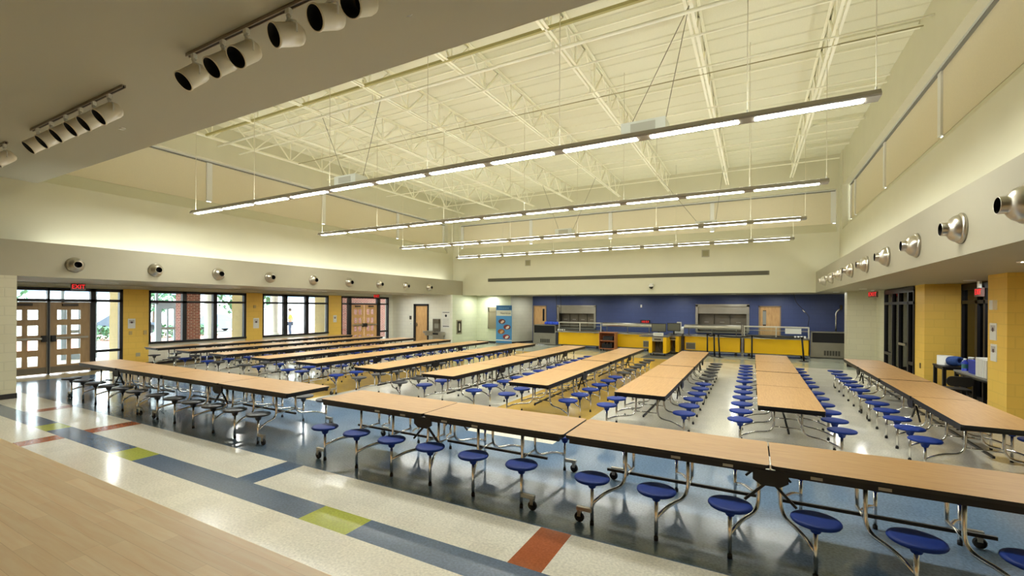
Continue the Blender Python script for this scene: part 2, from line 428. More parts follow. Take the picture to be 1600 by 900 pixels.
# stage: floor, ceiling, header, enclosing walls behind the camera
m = MB(); m.box(-12.5, 2.9, -6.3, 1.33, 0.86, 0.9); struct(m.build('floor_stage', MAPLE))
m = MB(); m.box(-12.5, 2.9, 1.27, 1.31, 0, 0.86); struct(m.build('trim_5', BIRCH))
m = MB(); m.box(UL - 0.3, UR + 0.3, -6.3, 3.27, 4.79, 5.0); struct(m.build('ceiling_stage', STAGEP))
m = MB(); m.box(UL - 0.3, UR + 0.3, 3.27, 4.04, 4.89, 8.4); struct(m.build('trim_6', STAGEP))
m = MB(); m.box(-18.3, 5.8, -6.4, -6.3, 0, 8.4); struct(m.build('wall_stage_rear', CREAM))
m = MB(); m.box(-18.3, XL, -6.3, 3.55, 0, ZS); struct(m.build('wall_left_near', CMU))
m = MB(); m.box(XL - 0.3, XL + 0.012, -6.3, 3.56, 0, 0.11); struct(m.build('baseboard_left_near', BASEB))
m = MB(); m.box(2.9, 5.8, -6.3, 6.4, 0, ZS); struct(m.build('wall_right_near', CMU))

# window wall on the street side: x = -18.1
XW = -18.1
U = [(3.6, 6.93), (7.64, 10.97), (11.66, 14.98), (15.74, 19.05)]
m = MB()
holes(m, 'x', XW - 0.02, XW - 0.25, 3.5, 19.4, 0, ZS, [(U[0][0], U[0][1], -1, 2.54), (U[1][0], U[1][1], 0.72, 2.54), (U[2][0], U[2][1], 0.72, 2.54), (U[3][0], U[3][1], -1, 2.54)])
struct(m.build('wall_left', CMUW))
for k, (a, c) in enumerate(((6.93, 7.64), (10.97, 11.66), (14.98, 15.74))):
    m = MB(); m.box(XW - 0.02, XW + 0.02, a, c, 0, 2.56); m.mi(1).box(-19.1, XW - 0.25, a + 0.02, c - 0.02, 0, 2.9)
    struct(m.build('wall_left_pilaster', [CMUY, mat('tan_outer_block', (206, 184, 132), .8, noise=(6, .05))]))
m = MB(); m.box(XW - .02, XW + .6, 7.64, 15.0, 0, .1); 
m = MB()
for a, c in ((7.0, 15.7),): m.box(XW + 0.02, XW + 0.035, a, c, 0, 0.11)
struct(m.build('baseboard_left', BASEB))
def win_unit(nm, y0, y1, z0, mull, ztr, doors=None, extra=()):
    f = MB(); x0, x1 = XW - 0.10, XW + 0.03; zt = 2.54
    f.box(x0, x1, y0, y1, zt - 0.09, zt)
    f.box(x0, x1, y0, y0 + 0.06, z0, zt); f.box(x0, x1, y1 - 0.09, y1, z0, zt)
    f.box(x0, x1, y0, y1, ztr, ztr + 0.08)
    if not doors: f.box(x0, x1 + 0.03, y0, y1, z0, z0 + 0.07)
    for a, c in mull: f.box(x0, x1, a, c, z0, zt)
    for (a, c, z) in extra: f.box(x0, x1, a, c, z, z + 0.08)
    root = struct(f.build(nm, BLACKF))
    cuts = [y0 + 0.06]
    for a, c in mull: cuts += [a, c]
    cuts.append(y1 - 0.09)
    for a, c in zip(cuts[::2], cuts[1::2]):
        q = MB(); q.box(XW - 0.045, XW - 0.035, a, c, ztr + 0.08, zt - 0.09); q.build('upper_pane', GLASS, root)
        if doors and any(d[0] < (a + c) / 2 < d[1] for d in doors): continue
        q = MB(); q.box(XW - 0.045, XW - 0.035, a, c, z0 + 0.04, ztr); q.build('pane', GLASS, root)
    return root
wu = win_unit('window_4', *U[0], 0.0, [(5.155, 5.20), (6.12, 6.24)], 2.13, doors=[(4.0, 6.15)], extra=[(6.24, 6.9, 0.55), (6.24, 6.9, 0.0)])
win_unit('window_5', *U[1], 0.72, [(8.66, 8.80), (9.71, 9.85)], 2.12)
win_unit('window_6', *U[2], 0.72, [(12.62, 12.80), (13.71, 13.88)], 2.12)
win_unit('window_7', *U[3], 0.0, [(16.19, 16.38), (18.18, 18.40)], 2.12, doors=[(16.3, 18.3)], extra=[(18.4, 19.0, 0.62)])
def leaf(nm, ya, yc, hinge_hi, mtl, dark=False):
    """wooden door leaf with eight square lights in the window wall"""
    w = yc - ya; cy = [ya + w * 0.36, ya + w * 0.70] if hinge_hi else [ya + w * 0.30, ya + w * 0.64]
    pw, zc = 0.215, [1.745, 1.295, 0.865, 0.405]
    hs = [(c - pw / 2, c + pw / 2, z - 0.14, z + 0.14) for c in cy for z in zc]
    m = MB(); holes(m, 'x', XW - 0.06, XW - 0.015, ya, yc, 0.03, 2.11, hs)
    root = struct(m.build(nm, mtl))
    for h in hs:
        q = MB(); q.box(XW - 0.045, XW - 0.035, h[0], h[1], h[2], h[3]); q.build('glass_light', GLASS, root)
    q = MB(); q.bar((XW + 0.05, ya + 0.06, 1.06), (XW + 0.05, yc - 0.06, 1.06), 0.03, 0.06); q.build('push_bar', STAIN, root)
    e = ya + 0.07 if not hinge_hi else yc - 0.07
    q = MB(); q.box(XW - 0.015, XW + 0.08, e - 0.05, e + 0.05, 0.96, 1.14); q.build('latch_case', BLACKM, root)
    q = MB(); q.box(XW - 0.015, XW + 0.045, ya + w * 0.3, ya + w * 0.68, 2.0, 2.075); q.build('door_closer', mat('bronze_closer', (70, 62, 54), .4, .5), root)
    q = MB(); q.box(XW - 0.014, XW - 0.008, ya + 0.02, yc - 0.02, 0.05, 0.22); q.build('kick_plate', STAIND, root)
leaf('door_1', 4.19, 5.15, True, TAN); leaf('door_2', 5.205, 6.115, False, TAN)
leaf('door_3', 16.39, 17.25, True, BIRCH); leaf('door_4', 17.30, 18.17, False, BIRCH)
m = MB(); m.box(XW - 0.06, XW + 0.0, 4.0, 4.19, 0, 2.13); m.box(XW - 0.08, XW + 0.02, 5.14, 5.215, 0.02, 2.13); struct(m.build('trim_7', GREYA))

# white wall with the wooden door (A), the green-white corner (B, C), angled return (D), blue serving wall
m = MB(); holes(m, 'y', 19.4, 19.55, -18.3, -14.05, 0, ZS, [(-16.55, -15.52, -1, 2.18)]); struct(m.build('wall_back_left', CMUW))
m = MB(); m.box(-14.2, -14.05, 19.55, 21.95, 0, ZS); m.box(-14.05, -11.84, 21.95, 22.1, 0, ZS); struct(m.build('wall_back_corner', CMUG))
m = MB(); m.prism([(-11.84, 21.95), (-11.28, 23.6), (-11.5, 23.7), (-12.0, 22.1)], 0, ZS); struct(m.build('wall_back_return', block('pale_block', (200, 198, 182))))
m = MB(); m.prism([(-11.84, 21.94), (-11.265, 23.6), (-11.3, 23.62), (-11.87, 21.97)], 0, 0.1); m.box(-14.05, -11.86, 21.935, 21.95, 0, .1); struct(m.build('baseboard_back', BASEB))
m = MB(); holes(m, 'y', 23.6, 23.75, -11.6, 4.6, 0, ZS, [(-9.70, -7.53, 0.9, 2.13), (-2.42, -0.2, 0.9, 2.2), (-11.22, -10.40, -1, 2.14), (0.23, 1.11, -1, 2.16)])
struct(m.build('wall_back', CMUB))
# wooden door in the white wall
m = MB(); m.box(-16.55, -16.43, 19.36, 19.5, 0, 2.18); m.box(-15.6, -15.52, 19.36, 19.5, 0, 2.18); m.box(-16.55, -15.52, 19.36, 19.5, 2.08, 2.18)
r = struct(m.build('door_5', BLACKF)); q = MB(); q.box(-16.43, -15.6, 19.43, 19.48, 0.02, 2.08); q.build('door_leaf', BIRCH, r)
q = MB(); q.box(-16.38, -16.34, 19.40, 19.43, 0.95, 1.15); q.tube([(-16.36, 19.41, 1.05), (-16.36, 19.37, 1.05), (-16.25, 19.37, 1.05)], 0.012); q.build('door_handle', STAIND, r)
def kdoor(nm, x0, x1, zt, lx, label):
    m = MB(); y0, y1 = 23.56, 23.7
    m.box(x0, x0 + .05, y0, y1, 0, zt); m.box(x1 - .05, x1, y0, y1, 0, zt); m.box(x0, x1, y0, y1, zt - .05, zt)
    r = struct(m.build(nm, mat('taupe_frame', (150, 128, 100), .5)))
    m = MB(); holes(m, 'y', 23.62, 23.66, x0 + .05, x1 - .05, 0.02, zt - .05, [(lx, lx + .13, 1.25, 1.95)]); m.build('door_leaf', BIRCH, r)
    m = MB(); m.box(lx, lx + .13, 23.635, 23.645, 1.25, 1.95); m.build('narrow_light', mat('dark_wired_glass', (40, 38, 36), .12), r)
    return r
kdoor('door_6', -11.22, -10.40, 2.14, -10.66, ''); r = kdoor('door_7', 0.23, 1.11, 2.16, 0.40, '')
m = MB(); m.box(0.395, 0.535, 23.605, 23.615, 1.30, 1.92); m.build('notice', mat('grey_notice', (150, 150, 140), .5), r)
def pass_window(nm, x0, x1, z1, cols):
    m = MB(); y0 = 23.55; w = 0.11
    m.box(x0 - .05, x0 + w - .05, y0, 23.72, 0.9, z1); m.box(x1 - w + .05, x1 + .05, y0, 23.72, 0.9, z1); m.box(x0 - .05, x1 + .05, y0, 23.72, z1 - .08, z1 + .03); m.box(x0, x1, y0 - .1, 23.9, 0.86, 0.92)
    r = struct(m.build(nm, STAIN))
    q = MB(); q.box(x0 + .05, x1 - .05, 23.66, 23.7, z1 - .42, z1 - .08)
    for k in range(4): q.box(x0 + .05, x1 - .05, 23.645, 23.66, z1 - .17 - k * .085, z1 - .16 - k * .085)
    q.build('roller_shutter', STAIN, r)
    q = MB(); q.box(x0 - .1, x1 + .1, 24.25, 24.3, 0.7, 2.5); q.box(x0 - .1, x0 - .05, 23.75, 24.3, .7, 2.5); q.box(x1 + .05, x1 + .1, 23.75, 24.3, .7, 2.5); q.box(x0 - .1, x1 + .1, 23.75, 24.3, 2.5, 2.55); q.box(x0 - .1, x1 + .1, 23.75, 24.3, .65, .7)
    q.build('kitchen_niche', STAIND, r)
    for k in range(cols):
        a = x0 + .06 + (x1 - x0 - .12) * k / cols; c = x0 + .06 + (x1 - x0 - .12) * (k + 1) / cols
        q = MB(); q.box(a + .02, c - .02, 24.0, 24.05, 0.95, z1 - .3); q.mi(1).box((a + c) / 2 - .1, (a + c) / 2 + .1, 23.98, 24.0, 1.35, 1.38); q.build('cabinet_panel', [STAIND, STAIN], r)
    return r
pass_window('window_8', -9.70, -7.53, 2.13, 4)
r = pass_window('window_9', -2.42, -0.2, 2.2, 3)
# far right: cream wall, glazed bay, yellow pilasters, deep glazed bay
m = MB(); m.box(2.93, 4.6, 19.6, 20.1, 0, ZS); m.box(3.75, 3.95, 18.43, 19.6, 0, ZS); struct(m.build('wall_right_far', CMU))
m = MB(); m.box(2.925, 3.76, 19.585, 19.6, 0, 0.11); m.box(3.735, 3.75, 18.43, 19.6, 0, .11); struct(m.build('baseboard_right', BASEB))
m = MB(); m.box(3.75, 4.8, 14.67, 15.4, 0, ZS); struct(m.build('wall_right_pilaster', CMUY))
m = MB(); m.box(3.75, 5.8, 10.55, 11.25, 0, ZS); struct(m.build('wall_right_column', CMUY))
m = MB(); m.box(3.735, 3.75, 10.54, 11.26, 0, .11); m.box(3.735, 5.8, 10.535, 10.55, 0, .11); m.box(3.735, 4.45, 14.655, 14.67, 0, .11); struct(m.build('baseboard_right_pilaster', BASEB))
m = MB(); m.box(6.6, 6.7, 6.3, 20.2, 0, ZS); m.box(4.6, 6.6, 20.1, 20.2, 0, ZS); m.box(5.7, 5.8, 6.3, 10.55, 0, ZS); m.box(5.8, 6.7, -6.3, 24, ZS, ZS + .1); m.box(4.5, 4.7, 20.1, 24, 0, ZS); struct(m.build('wall_right', mat('corridor_tan', (176, 142, 96), .6)))
m = MB(); m.box(5.8, 6.7, 6.3, 20.2, -.2, 0); struct(m.build('floor_corridor', VW))
DARKG = glass('dark_glass', (0.16, 0.16, 0.17))
def bay(nm, xp, y0, y1, mull, hz):
    f = MB(); x0, x1 = xp - 0.03, xp + 0.09
    f.box(x0, x1, y0, y1, ZS - .16, ZS - .02); f.box(x0, x1, y0, y0 + .06, 0, ZS - .1); f.box(x0, x1, y1 - .06, y1, 0, ZS - .1)
    f.box(x0, x1, y0, y1, 2.18, 2.26); f.box(x0, x1, y0, y1, 0, .1)
    for a, c in mull: f.box(x0, x1, a, c, 0, ZS - .1)
    for a, c, z in hz: f.box(x0, x1, a, c, z, z + .08)
    r = struct(f.build(nm, BLACKF)); q = MB(); q.box(xp + .02, xp + .03, y0 + .03, y1 - .03, .1, ZS - .1); q.build('pane', DARKG, r)
    return r
r = bay('window_10', 3.75, 15.4, 18.43, [(17.45, 17.55), (16.75, 16.85), (15.85, 15.97)], [(17.55, 18.4, .62), (15.4, 15.9, .55)])
m = MB(); m.box(3.80, 3.85, 15.97, 16.7, .05, 2.16); m.build('door_leaf', TAN, r); m = MB(); m.bar((3.70, 16.0, 1.06), (3.70, 16.65, 1.06), .03, .06); m.build('push_bar', STAIN, r)
r = bay('window_11', 4.45, 11.25, 14.67, [(13.78, 13.9), (13.4, 13.48), (12.4, 12.5)], [])
m = MB(); m.box(4.5, 4.55, 12.5, 13.4, .05, 2.16); m.build('door_leaf', TAN, r)
#PART2

# ------------------------------------------------------------------ folding stool tables
TOPZ = 0.74
TM = {}
def table_meshes(L):
    if L in TM: return TM[L]
    h = L / 2; d = {}; g = 0.006
    for s in (1, -1):
        w = h - g - 0.004; cx = s * (g + w / 2)
        m = MB(); m.prism(rrect(w, 0.762, 0.035, 4, cx), TOPZ - 0.03, TOPZ, top=0, side=1); d['top', s] = m.mesh('tabletop', [TABLE, BLACK])
        m = MB()
        for y in (-0.36, 0.36): m.box(s * (g + .03), s * (h - .05), y - 0.017, y + 0.017, TOPZ - 0.078, TOPZ - 0.03)
        m.box(s * (h - .08), s * (h - .05), -.36, .36, TOPZ - 0.07, TOPZ - .03)
        d['rail', s] = m.mesh('edge_rail', BLACKM)
        m = MB(); m.box(s * 0.10, s * (h - 0.34), -0.012, 0.012, 0.318, 0.345); d['torsion', s] = m.mesh('torsion_bar', BLACKM)
    p = (h - 0.06) * 2 / 6 if False else L * 0.160
    d['xs'] = [p * (k - 2.5) for k in range(6)]
    for k, xs in enumerate(d['xs']):
        sg = 1 if xs > 0 else -1; lx = xs - sg * 0.21
        for s in (1, -1):
            m = MB()
            m.tube(fillet([(lx, s * .17, .705), (lx, s * .17, .27), (lx + (xs - lx) * .62, s * .44, .262), (xs, s * .6, .20)], .13, 6), .0165, 8)
            m.tube([(xs, s * .6, .02), (xs, s * .6, .36)], .0165, 8)
            m.mi(1).tube([(xs, s * .6, 0), (xs, s * .6, .035)], .0195, 8); d['frame', k, s] = m.mesh('stool_frame', [CHROME, RUBBER])
        m = MB(); m.tube([(lx, -.17, .345), (lx, .17, .345)], .012, 6); d['cross', k] = m.mesh('cross_bar', CHROME)
    m = MB(); m.lathe([(0, .352), (.03, .352), (.034, .358), (.05, .405), (.066, .416), (.13, .42), (.16, .428), (.168, .440), (.163, .452), (.14, .457), (0, .455)], 24)
    d['seat'] = {'b': m.mesh('seat', BLUES), 'k': m.mesh('seat', BLACKS)}
    m = MB(); m.prism([(-.13, -.02), (-.13, .07), (.13, .07), (.13, -.02), (.07, -.06), (-.07, -.06)], -.012, .012, frame_axes((0, -1, 0), (1, 0, 0)), (0, 0, .63)); d['bracket'] = m.mesh('hinge_bracket', BLACKM)
    m = MB(); m.bar((0, 0, .60), (.19, 0, .40), .02); m.bar((0, 0, .60), (-.19, 0, .40), .02); d['strut'] = m.mesh('folding_strut', BLACKM)
    m = MB(); m.box(-.005, .005, -.05, .2, .645, .742); d['latch'] = m.mesh('latch', CHROME)
    for s in (1, -1):
        m = MB(); m.box(0, s * .15, -.018, .018, .115, .15); m.box(s * .105, s * .14, -.024, .024, .06, .12); d['caster', s] = m.mesh('caster', STAIN)
    m = MB(); m.lathe([(0, -.015), (.04, -.015), (.048, -.008), (.048, .008), (.04, .015), (0, .015)], 14, (0, 0, 0), frame_axes((0, 1, 0))); d['wheel'] = m.mesh('wheel', RUBBER)
    m = MB(); m.box(-.04, .04, -.002, .002, -.011, .011); d['plate'] = m.mesh('label_plate', mat('silver_label', (170, 168, 160), .4, .3))
    TM[L] = d
    return d
def table(x, y, rz, L, kind, label, group, latch=False, plates=False):
    d = table_meshes(L)
    t = thing('cafeteria_table', label, 'cafeteria table', (x, y, 0), rz, group)
    for s in (1, -1):
        tp = put(d['top', s], 'tabletop', t); put(d['rail', s], 'edge_rail', tp); put(d['torsion', s], 'torsion_bar', t)
        if plates:
            for q in (.32, .75): put(d['plate'], 'label_plate', tp, (s * q * L / 3.66, -.379, .688))
        br = put(d['bracket'], 'hinge_bracket', t, (0, s * .375, 0)); put(d['strut'], 'folding_strut', br, (0, -s * .06, 0))
    if latch: put(d['latch'], 'latch', t, (0, -.32, 0))
    for k, xs in enumerate(d['xs']):
        put(d['cross', k], 'cross_bar', t)
        for s in (1, -1):
            st = put(d['frame', k, s], 'stool_frame', t); put(d['seat'][kind], 'seat', st, (xs, s * .6, 0))
            if k in (0, 5):
                e = 1 if k else -1; c = put(d['caster', e], 'caster', t, (xs, s * .6, 0)); put(d['wheel'], 'wheel', c, (e * .125, 0, .049))
    return t
GC = 'crosswise tables along the stage'
table(-3.54, 4.70, 0, 3.66, 'b', 'oak-topped table with blue seats facing the stage, beside the charcoal-seated tables', GC, plates=True)
table(0.135, 4.70, 0, 3.66, 'b', 'oak-topped table with blue seats and a chrome latch in its centre seam', GC, latch=True, plates=True)
table(-7.91, 4.70, 0, 3.66, 'k', 'oak-topped table with charcoal seats facing the stage, next to the blue-seated tables', GC)
table(-11.57, 4.70, 0, 3.66, 'k', 'oak-topped table with charcoal seats facing the stage, next to the street doors', GC)
ROWS = [(-16.28, 'k', 'b'), (-14.45, 'b', 'b'), (-12.70, 'k', 'b'), (-10.86, 'b', 'b'), (-9.13, 'b', 'b'), (-7.19, 'k', 'b'), (-5.33, 'b', 'b'), (-3.40, 'b', 'k'), (-1.52, 'b', 'k'), (0.443, 'b', 'b'), (2.475, 'b', 'b')]
for i, (x, k1, k2) in enumerate(ROWS):
    nm = {'b': 'blue', 'k': 'charcoal'}
    w = 'row beside the street windows' if i == 0 else ('row under the yellow pilasters' if i == 10 else '%s row counted from the street windows' % ORD[i])
    table(x, 8.80, PI / 2, 3.78, k1, 'oak table with %s stools, stage end of the %s' % (nm[k1], w), 'lengthwise tables, stage end')
    table(x, 12.63, PI / 2, 3.78, k2, 'oak table with %s stools, serving-line end of the %s' % (nm[k2], w), 'lengthwise tables, serving-line end')

# ------------------------------------------------------------------ pendant lamps
PX0, PITCH, NSEG = -13.44, 1.345, 11
bodyp = [(-.10, 0), (-.115, .02), (-.07, .085), (.07, .085), (.115, .02), (.10, 0)]
AXX = (Vector((0, 1, 0)), Vector((0, 0, 1)), Vector((1, 0, 0)))
mb = MB(); mb.prism(bodyp, -.12, PITCH * NSEG - .18 + .14, AXX); ME_body = mb.mesh('body', GREYA)
mb = MB(); mb.box(0, 1.15, -.05, .05, -.006, 0); ME_lens = [mb.mesh('lens', q) for q in LENS]
mb = MB(); mb.box(0, 1.165, -.05, .05, .085, .09); ME_up = mb.mesh('uplight_lens', LENSU)
for i, y in enumerate((6.76, 10.86, 15.02, 19.22)):
    t = thing('pendant_light', '%s of the four long linear pendant lamps, counted from the stage' % ORD[i], 'pendant light', (PX0, y, 4.55), 0, 'linear pendant lamps')
    put(ME_body, 'body', t)
    for k in range(NSEG):
        put(ME_lens[i], 'lens', t, (k * PITCH, 0, 0)); put(ME_up, 'uplight_lens', t, (k * PITCH, 0, 0))
    for xk in (-.02, 2.69 - .09, 5.38 - .09, 8.07 - .09, 10.76 - .09, 13.45 - .09, 14.72):
        c = MB(); c.tube([(xk, 0, .08), (xk, 0, deckz(y) - 4.55)], .006, 5); c.mi(1).tube([(xk, 0, .085), (xk, 0, .14)], .014, 6); c.build('suspension_cable', [mat('pale_cable', (214, 208, 184), .5), WHITE], t)

# ------------------------------------------------------------------ roof joists and services
for i, x in enumerate((-14.06, -11.86, -9.80, -7.71, -5.43, -3.25, -0.952, 1.296)):
    t = thing('roof_joist', '%s cream open-web roof joist counted from the street-window wall' % ORD[i], 'roof joist', (x, 4.1, 0), 0, 'open-web roof joists')
    y0, y1 = 0.0, 16.5
    zb = lambda yy: 6.885 + 0.014 * yy
    zt = lambda yy: deckz(4.1 + yy) - 0.005
    m = MB()
    for sx in (-.042, .042): m.bar((sx, y0, zb(y0) + .03), (sx, y1, zb(y1) + .03), .05, .01); m.bar((sx * .55, y0, zb(y0) + .055), (sx * .55, y1, zb(y1) + .055), .008, .05)
    m.build('bottom_chord', STEEL, t)
    m = MB()
    for sx in (-.042, .042): m.bar((sx, y0, zt(y0) - .01), (sx, y1, zt(y1) - .01), .05, .01); m.bar((sx * .55, y0, zt(y0) - .035), (sx * .55, y1, zt(y1) - .035), .008, .05)
    m.build('top_chord', STEEL, t)
    m = MB(); n = 12; dy = (y1 - 1.2) / n
    for k in range(n):
        a = 0.2 + k * dy; c = a + dy; mid = (a + c) / 2
        m.bar((0, a, zt(a) - .03), (0, mid, zb(mid) + .05), .034); m.bar((0, mid, zb(mid) + .05), (0, c, zt(c) - .03), .034)
        m.bar((0, mid, zb(mid) + .05), (0, mid, zt(mid) - .03), .03)
    m.bar((0, y1 - .95, zt(y1) - .03), (0, y1 - .6, zb(y1) + .05), .026); m.bar((0, y1 - .6, zb(y1) + .05), (0, y1 - .05, zt(y1) - .05), .026)
    m.build('web', STEEL, t)
def run(name, label, cat, y, z, x0, x1, r, square=False, m_=None, clamps=True):
    t = thing(name, label, cat, ((x0 + x1) / 2, y, z), 0); L = (x1 - x0) / 2
    m = MB()
    if square: m.box(-L, L, -r, r, -r, r)
    else: m.tube([(-L, 0, 0), (L, 0, 0)], r, 8)
    m.build('run', m_ or STEEL, t)
    if clamps:
        for x in (-11.86, -7.71, -3.25, 1.296):
            if x0 < x < x1:
                q = MB(); q.box(x - (x0 + x1) / 2 - .02, x - (x0 + x1) / 2 + .02, -r * 1.4, r * 1.4, -r * 1.4, r + .1); q.build('clamp', STEEL, t)
    return t
run('cable_channel', 'steel channel on the joists, first cross run counted from the stage', 'channel', 7.30, 6.98, -14.0, 2.6, .028, True, mat('olive_steel', (176, 168, 112), .5))
run('sprinkler_pipe', 'thick cream sprinkler pipe under the joists over the stage-end tables', 'pipe', 7.62, 6.76, -14.0, 2.7, .032)
run('conduit', 'thin cream conduit under the joists, just beyond the thick pipe', 'conduit', 9.75, 6.88, -10.5, 2.6, .016, False, STEEL)
run('conduit', 'thin dark-edged conduit crossing the joists above the first pendant', 'conduit', 10.3, 7.0, -14.0, 2.6, .013, False, mat('dark_conduit', (172, 164, 126), .5))
for i, y in enumerate((8.6, 12.0, 15.2, 18.2)):
    t = thing('bridging_angle', '%s pair of joist bridging angles counted from the stage' % ORD[i], 'bridging', (-6.2, y, 0), 0, 'joist bridging')
    m = MB(); m.bar((-8.4, 0, 6.84 + .014 * (y - 4.1)), (8.7, 0, 6.84 + .014 * (y - 4.1)), .03); m.build('lower_angle', STEEL, t)
    m = MB(); m.bar((-8.4, .1, deckz(y) - .07), (8.7, .1, deckz(y) - .07), .03); m.build('upper_angle', STEEL, t)
for i, y in enumerate((9.3, 11.6, 14.1, 16.6, 19.0)):
    m = MB(); m.box(-.75, .75, -.03, .03, -.03, .03); o = m.build('roof_strut', STEEL, None, (2.35, y, deckz(y) - .12))
    tag(o, '%s short roof strut counted from the stage, between the last joist and the pilaster-side wall' % ORD[i], 'strut', 'short roof struts')
for i, (x, y, z) in enumerate(((-1.62, 7.75, 4.98), (-6.66, 16.9, 5.0), (-1.50, 17.6, 5.0), (-8.6, 7.75, 5.0))):
    lb = ('hung over the lamp nearest the stage, pilaster side', 'hung between the third and fourth lamps, window side', 'hung between the third and fourth lamps, pilaster side', 'hung beyond the first lamp, window side')[i].replace('nearest', 'next to')
    t = thing('speaker_box', 'white box speaker ' + lb, 'speaker', (x, y, z), 0, 'hanging white speaker boxes')
    m = MB(); m.prism([(-.19, -.03), (-.19, .17), (.19, .17), (.19, .06), (.1, -.05)], -.36, .36, (Vector((0, 1, 0)), Vector((0, 0, 1)), Vector((1, 0, 0)))); m.build('cabinet', mat('cool_white_box', (222, 226, 216), .4), t)
    m = MB(); m.quad((-.2, -.17, -.036), (.2, -.17, -.036), (.2, .06, -.052), (-.2, .06, -.052)); m.box(-.2, .2, -.2, -.193, -.01, .13); m.build('grille', mat('light_grille', (186, 186, 172), .5), t)
    m = MB()
    for a, tx in zip((-.3, .3), ((.67, .67), (-1.05, 1.23), (-1.75, .55), (-1.2, .89))[i]): m.tube([(a, .1, .16), (tx, .1, 6.885 + .014 * (y - 4.0) - z + .06)], .007, 5)
    m.build('hanging_cable', mat('grey_cable', (140, 134, 112), .5), t)

# ------------------------------------------------------------------ round air nozzles on both bulkheads
mb = MB(); mb.lathe([(.172, 0), (.178, .012), (.172, .03), (.155, .04)], 28); ME_fl = mb.mesh('flange', SPUN)
mb = MB(); mb.lathe([(.157, .03), (.153, .055), (.138, .085), (.115, .108), (.092, .124), (.08, .132), (.077, .14), (.077, .19), (.0745, .192), (.072, .19)], 28); ME_bowl = mb.mesh('bowl', SPUN)
mb = MB(); mb.lathe([(0, .05), (.071, .05), (.0715, .19)], 20); ME_thr = mb.mesh('throat', mat('dark_throat', (14, 14, 14), .8))
def nozzle(x, y, nx, label, group):
    t = thing('air_nozzle', label, 'air nozzle', (x, y, 2.985), 0, group)
    for me, nm in ((ME_fl, 'flange'), (ME_bowl, 'bowl'), (ME_thr, 'throat')):
        o = put(me, nm, t); o.rotation_euler = (0, PI / 2 * nx, 0)
for i, y in enumerate((4.5, 6.13, 7.74, 9.38, 11.05, 12.70, 14.35, 16.02, 17.7)):
    nozzle(XL, y, 1, 'spun-steel air nozzle on the street-side bulkhead, %s counted from the stage' % ORD[i], 'air nozzles, street side')
for i, y in enumerate((5.62, 7.02, 8.62, 10.25, 11.9, 13.55, 15.12, 16.6, 18.1)):
    nozzle(XR, y, -1, 'spun-steel air nozzle on the pilaster-side bulkhead, %s counted from the stage' % ORD[i], 'air nozzles, pilaster side')

# ------------------------------------------------------------------ stage track lamps
TZ = 4.79
def can_meshes():
    m = MB(); m.lathe([(0, -.005), (.07, 0), (.092, .025), (.1, .06), (.1, .25), (.106, .252), (.106, .272), (.0965, .272), (.0965, .2)], 24); a = m.mesh('lamp_can', mat('white_enamel', (216, 208, 188), .3))
    m = MB(); m.lathe([(.096, .2705), (.0935, .265), (.09, .2), (.075, .13), (.0, .12)], 20); b = m.mesh('black_baffle', mat('baffle', (10, 9, 9), .6))
    m = MB(); m.lathe([(0, .132), (.05, .14), (.062, .15)], 16); c = m.mesh('lamp_face', mat('lamp_bulb', (96, 88, 70), .15, .6))
    return a, b, c
CANM = can_meshes()
def track_head(x, yaw, label, tilt=0.78):
    t = thing('track_light', label, 'track light', (x, 2.65, TZ - .03), 0, 'white track lamps over the stage')
    m = MB(); m.box(-.028, .028, -.02, .02, -.05, 0); m.tube([(0, 0, -.05), (0, 0, -.12)], .016, 8); m.lathe([(.0, 0), (.022, .0), (.022, .02), (0, .02)], 10, (0, 0, -.08)); m.build('stem', WHITE, t)
    ax = Vector((math.sin(yaw) * math.cos(tilt), -math.cos(yaw) * math.cos(tilt), -math.sin(tilt)))
    A = frame_axes(ax, (1, 0, 0)); Rm = Matrix((A[0], A[1], A[2])).transposed().to_4x4()
    c = Vector((0, 0, -.235)) - ax * .13
    for me, nm in zip(CANM, ('lamp_can', 'black_baffle', 'lamp_face')):
        o = put(me, nm, t); o.matrix_basis = Matrix.Translation(c) @ Rm
    m = MB(); m.tube(fillet([(-.03, 0, -.11), (-.115, 0, -.14), (-.115, 0, -.24)], .04), .008, 6); m.tube(fillet([(.03, 0, -.11), (.115, 0, -.14), (.115, 0, -.24)], .04), .008, 6); m.tube([(-.035, 0, -.11), (.035, 0, -.11)], .012, 6); m.build('yoke', WHITE, t)
def track(x0, x1, label):
    t = thing('lighting_track', label, 'lighting track', ((x0 + x1) / 2, 2.65, TZ), 0, 'lighting tracks on the stage ceiling'); h = (x1 - x0) / 2
    m = MB(); m.box(-h, h, -.02, -.012, -.035, 0); m.box(-h, h, .012, .02, -.035, 0); m.box(-h, h, -.02, .02, -.006, 0); m.build('track_body', mat('taupe_track', (150, 138, 124), .4, .3), t)
    m = MB(); m.box(-h + .02, h - .02, -.011, .011, -.03, -.008); m.build('contact_slot', mat('slot_brown', (52, 40, 34), .6), t)
track(-5.46, -2.0, 'lighting track carrying the large lamps, over the middle of the stage')
track(-9.97, -6.92, 'lighting track with six lamps hung close together')
track(-14.4, -11.1, 'lighting track running off toward the street-side end of the stage ceiling')
for i, x in enumerate((-5.33, -4.79, -4.39, -3.75, -3.22, -2.83)): track_head(x, (-.1, -.05, .05, -.25, -.15, .0)[i], 'white track lamp on the middle track, %s counted from its street-side end' % ORD[i], (.8, .75, .75, .45, .5, .6)[i])
for i, x in enumerate((-9.72, -9.2, -8.68, -8.18, -7.77, -7.32)): track_head(x, -.1, 'white track lamp on the six-lamp track, %s counted from its street-side end' % ORD[i], .75)
track_head(-11.18, -.2, 'white track lamp alone at the end of the track toward the street', .75)
